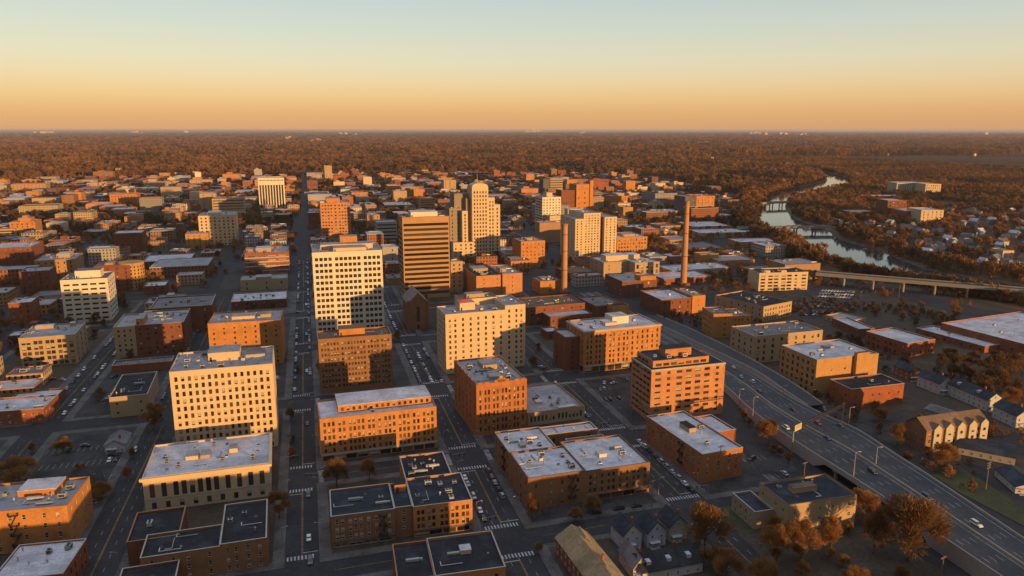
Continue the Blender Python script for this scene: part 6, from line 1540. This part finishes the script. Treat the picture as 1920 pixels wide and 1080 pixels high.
for a_ in ((-126, 338, 13, 0, .25, 'in the left car park'), (-126, 356, 13, 0, .15, 'in the left car park'), (-126, 374, 11, 0, .3, 'in the left car park'), (-198, 378, 16, 0, .35, 'in the far left car park'), (-198, 396, 16, 0, .3, 'in the far left car park'), (-198, 470, 18, 0, .5, 'in the lot before the tan factory'), (-198, 486, 18, 0, .55, 'in the lot before the tan factory'),
           (155, 370, 4, 0, .5, 'in the lot left of the highway midrise'), (155, 386, 4, 0, .6, 'in the lot left of the highway midrise'), (100, 470, 8, 0, 0, ''), (188, 262, 4, 0, .2, 'in the lot below the highway wall'), (188, 280, 4, 0, .2, 'in the lot below the highway wall'), (186, 300, 4, 0, .2, 'in the lot below the highway wall'),
           (-66, 458, 16, 0, .55, 'in the lot behind the cream office block'), (-126, 600, 13, 0, .5, 'in the lot left of the avenue'), (-66, 600, 15, 0, .6, 'in the lot left of the avenue'), (200, 430, 6, 0, .5, 'beside the pale-corniced brick building'), (218, 500, 8, 0, .5, 'beside the pale-corniced brick building')):
    if free(a_[0], a_[1], a_[0] + a_[2] * 2.7 * .5, a_[1] + 5, 0): stalls(*a_)
structure(w.build('parking_marking', M_WHITE))
for x0 in (96, 104, 114, 122): car(x0, 251.5 + .03 * x0, .06, 0, place='parked before the courtyard warehouse', col=rt.choice((2, 3, 7)))

# ------------------------------------------------------------------ lamps, poles, sign gantry
def lamp(px, yb, yt, label, z=0.0, arm=1.6, group='highway lamp posts', rot=0):
    x, y = at(px, yb, z); h = height_to(px, yt, x, y) - z
    root = thing('street_lamp', label, 'street lamp', (x, y, z), rot, group)
    b = MB(); b.tube([(0, 0, 0), (0, 0, h * .5), (0, 0, h)], [.26, .2, .14], 8); b.build('post', M_STEEL, root)
    b = MB(); b.tube([(0, 0, h), (arm * .5, 0, h + .35), (arm, 0, h + .3)], [.11, .09, .08], 6); b.build('arm', M_STEEL, root)
    b = MB(); b.box(arm - .1, -.22, h + .16, arm + 1.0, .22, h + .42, bottom=True); b.build('lamp_head', M_STEEL, root)
    return root
for px, yb, yt, lab, z in ((1411, 782, 746, 'sunlit lamp post on the left edge of the highway by the midrise', 4.6), (1468, 745, 724, 'lamp post on the highway ramp wall in front of the brick mill', 3), (1520, 756, 732, 'lamp post with bent arm on the ramp left of the black-roofed brick building', 3.4), (1591, 797, 765, 'tall lamp post at the right edge of the highway by the black-roofed brick building', 4.5), (1600, 893, 849, 'tall sunlit lamp post at the left edge of the highway above the flats', 5.6),
                           (1385, 765, 731, 'slim grey lamp post between the midrise and the highway', 0), (1642, 870, 840, 'small lamp post on the median of the highway', 5.6)):
    lamp(px, yb, yt, lab, z)
SL = []
for x, ys in ((57, (262, 300, 335, 395, 440, 500)), (74.3, (262, 330)), (135, (262, 300, 345, 400)), (153, (262, 300, 340, 400)), (-2, (262, 300, 345, 395, 440, 500, 560)), (-16, (262, 300, 345, 395, 440, 500, 560)), (-70, (260, 330, 400, 460)), (-88, (300, 360, 430))):
    for y in ys:
        root = thing('street_lamp', None, 'street lamp', (x, y, .2), 0 if x in (57, 135, -16, -88) else math.pi, 'street lamps of the town')
        b = MB(); b.tube([(0, 0, 0), (0, 0, 7.5)], [.12, .08], 6); b.build('post', M_STEEL, root)
        b = MB(); b.tube([(0, 0, 7.5), (1.8, 0, 7.9)], [.06, .05], 5); b.box(1.7, -.15, 7.8, 2.4, .15, 8.0, bottom=True); b.build('lamp_head', M_STEEL, root)
        SL.append((root, x, y, 'slim grey street lamp'))
def pole(px, yb, yt, label, arms=1):
    x, y = at(px, yb); h = height_to(px, yt, x, y)
    root = thing('utility_pole', label, 'utility pole', (x, y, 0), R_(15))
    b = MB(); b.tube([(0, 0, 0), (0, 0, h)], [.24, .15], 7); b.build('post', M_WOODP, root)
    for i in range(arms):
        b = MB(); z = h - .7 - i * 1.1; b.box(-1.5, -.12, z, 1.5, .12, z + .22, bottom=True); c = b.build('crossarm', M_WOODP, root)
        for q in (-1.3, -.7, .7, 1.3):
            k = MB(); k.tube([(q, 0, z + .22), (q, 0, z + .5)], [.06, .08], 6); k.build('insulator', M_METAL, c)
    return root
pole(1848, 918, 866, 'timber utility pole with three crossarms by the right side road', 3)
pole(1764, 1085, 1043, 'timber utility pole with one crossarm at the bottom right by the highway', 1)
pole(1684, 566, 527, 'tall sunlit pole beside the viaduct road', 1); pole(1613, 568, 546, 'shorter pole left of the viaduct pole', 1)
pole(1347, 915, 835, 'slim pole at the corner of the narrow-ended brick building', 1); pole(1506, 910, 866, 'short pole with lamp behind the flats by the highway', 1)
pole(1183, 792, 757, 'pole at the foot of the highway midrise', 1); pole(1222, 950, 900, 'pole at the corner of the courtyard warehouse by the crossing', 1); pole(1306, 978, 933, 'dark pole at the crossing beside the townhouses', 2)
# traffic signals at the crossings
for ax, ay, hd, lab in ((-2.2, 308, math.pi, 'right of the long avenue below the brick loft'), (-16, 328, 0, 'left of the long avenue beside the cream office block'), (57, 311, 0, 'at the corner of the long brick loft'), (75, 328, math.pi, 'at the foot of the crenellated brick block'), (57, 252, 0, 'before the navy-roofed row'),
                        (134.5, 328, 0, 'at the near corner of the low arcaded building'), (153.5, 316, math.pi, 'behind the narrow-ended brick building'), (153.5, 254, math.pi, 'at the crossing below the narrow-ended brick building'), (-2.2, 405, math.pi, 'before the brown banded slab'), (-2.2, 514, math.pi, 'before the white grid tower')):
    root = thing('traffic_signal', 'mast-arm traffic signal ' + lab, 'traffic signal', (ax, ay, .2), hd, 'traffic signals')
    b = MB(); b.tube([(0, 0, 0), (0, 0, 6.2)], [.13, .1], 7); b.build('post', M_STEEL, root)
    b = MB(); b.tube([(0, 0, 5.9), (5.5, 0, 6.3)], [.09, .06], 6); b.build('arm', M_STEEL, root)
    for q in (3.0, 5.2):
        b = MB(); b.box(q - .18, -.2, 5.0, q + .18, .15, 6.1, bottom=True); hh = b.build('signal_head', M_DARK, root)
# sign gantry over the highway
ga, gb = at(1486, 832, 5), at(1580, 786, 4.6)
ga, gb = Vector(ga), Vector(gb); d = gb - ga; L = d.length
root = thing('sign_gantry', 'yellowish sign panel on a dark truss gantry spanning the highway', 'sign gantry', (ga.x, ga.y, 0), math.atan2(d.y, d.x))
hg = 13.0
for x in (0, L):
    b = MB(); b.tube([(x, 0, 0), (x, 0, hg + .6)], [.32, .26], 8); b.build('post', M_STEEL, root)
b = MB()
for yy, zz in ((-.5, hg - 1), (.5, hg - 1), (-.5, hg + .3), (.5, hg + .3)): b.tube([(0, yy, zz), (L, yy, zz)], [.2, .2], 5)
k = int(L / 2)
for i in range(k):
    x0, x1 = L * i / k, L * (i + 1) / k
    for yy in (-.5, .5): b.tube([(x0, yy, hg - 1), (x1, yy, hg + .3)] if i % 2 else [(x0, yy, hg + .3), (x1, yy, hg - 1)], [.12, .12], 4)
b.build('truss', M_DARK, root)
b = MB(); b.box(-.6, -.85, hg - 1.6, 5.6, -.7, hg + 1.4, bottom=True); sg = b.build('sign_panel', mat('sign panel', (.50, .42, .20), rough=.6), root)
b = MB()
for z in (hg + .5, hg - .4): b.box(.2, -.87, z, 4.6, -.855, z + .35, bottom=True)
b.build('sign_line', mat('sign line', (.30, .20, .05), rough=.6), sg)

# ------------------------------------------------------------------ wording of the labels of repeats, counted from where they stand
used = {}
def where(x, y, near=6):
    px, py = proj(x, y); best = None
    for ph, lx, ly, h in LANDMARKS:
        qx, qy = proj(lx, ly)
        d = math.hypot((qx - px), (qy - py) * 2.2)
        if best is None or d < best[0]: best = (d, ph, qx, qy)
    _, ph, qx, qy = best
    dx, dy = px - qx, py - qy
    rel = ('right of' if dx > 0 else 'left of') if abs(dx) > 2.0 * abs(dy) else ('before' if dy > 0 else 'behind')
    return rel + ' ' + ph
def word(items):
    g_ = {}
    for it in items:
        root, x, y, desc = it[:4]; pl = it[4] if len(it) > 4 else None
        key = desc + (' ' + pl if pl and pl not in ('in the street',) else ' ' + where(x, y)); g_.setdefault(key, []).append((proj(x, y)[0], root))
    for key, l in g_.items():
        l.sort(key=lambda t: t[0])
        for i, (_, root) in enumerate(l):
            root['label'] = key if len(l) == 1 else f'{ordw(i)} from left, {key}'
word(FILL); word(HOUSES); word(TREES); word(CARS); word(SL)

# ------------------------------------------------------------------ the evening air
hz_ = MB(); hz_.box(-60000, -30000, -1.5, 60000, 75000, 154.0, bottom=True)
m = bpy.data.materials.new('haze'); m.use_nodes = True
t = m.node_tree; t.nodes.clear()
pv = N(t, 'ShaderNodeVolumePrincipled'); pv.inputs['Color'].default_value = (.86, .84, .86, 1); pv.inputs['Density'].default_value = 2.4e-5; pv.inputs['Anisotropy'].default_value = .2
mo = N(t, 'ShaderNodeOutputMaterial'); t.links.new(pv.outputs[0], mo.inputs['Volume'])
stuff(hz_.build('haze', m))
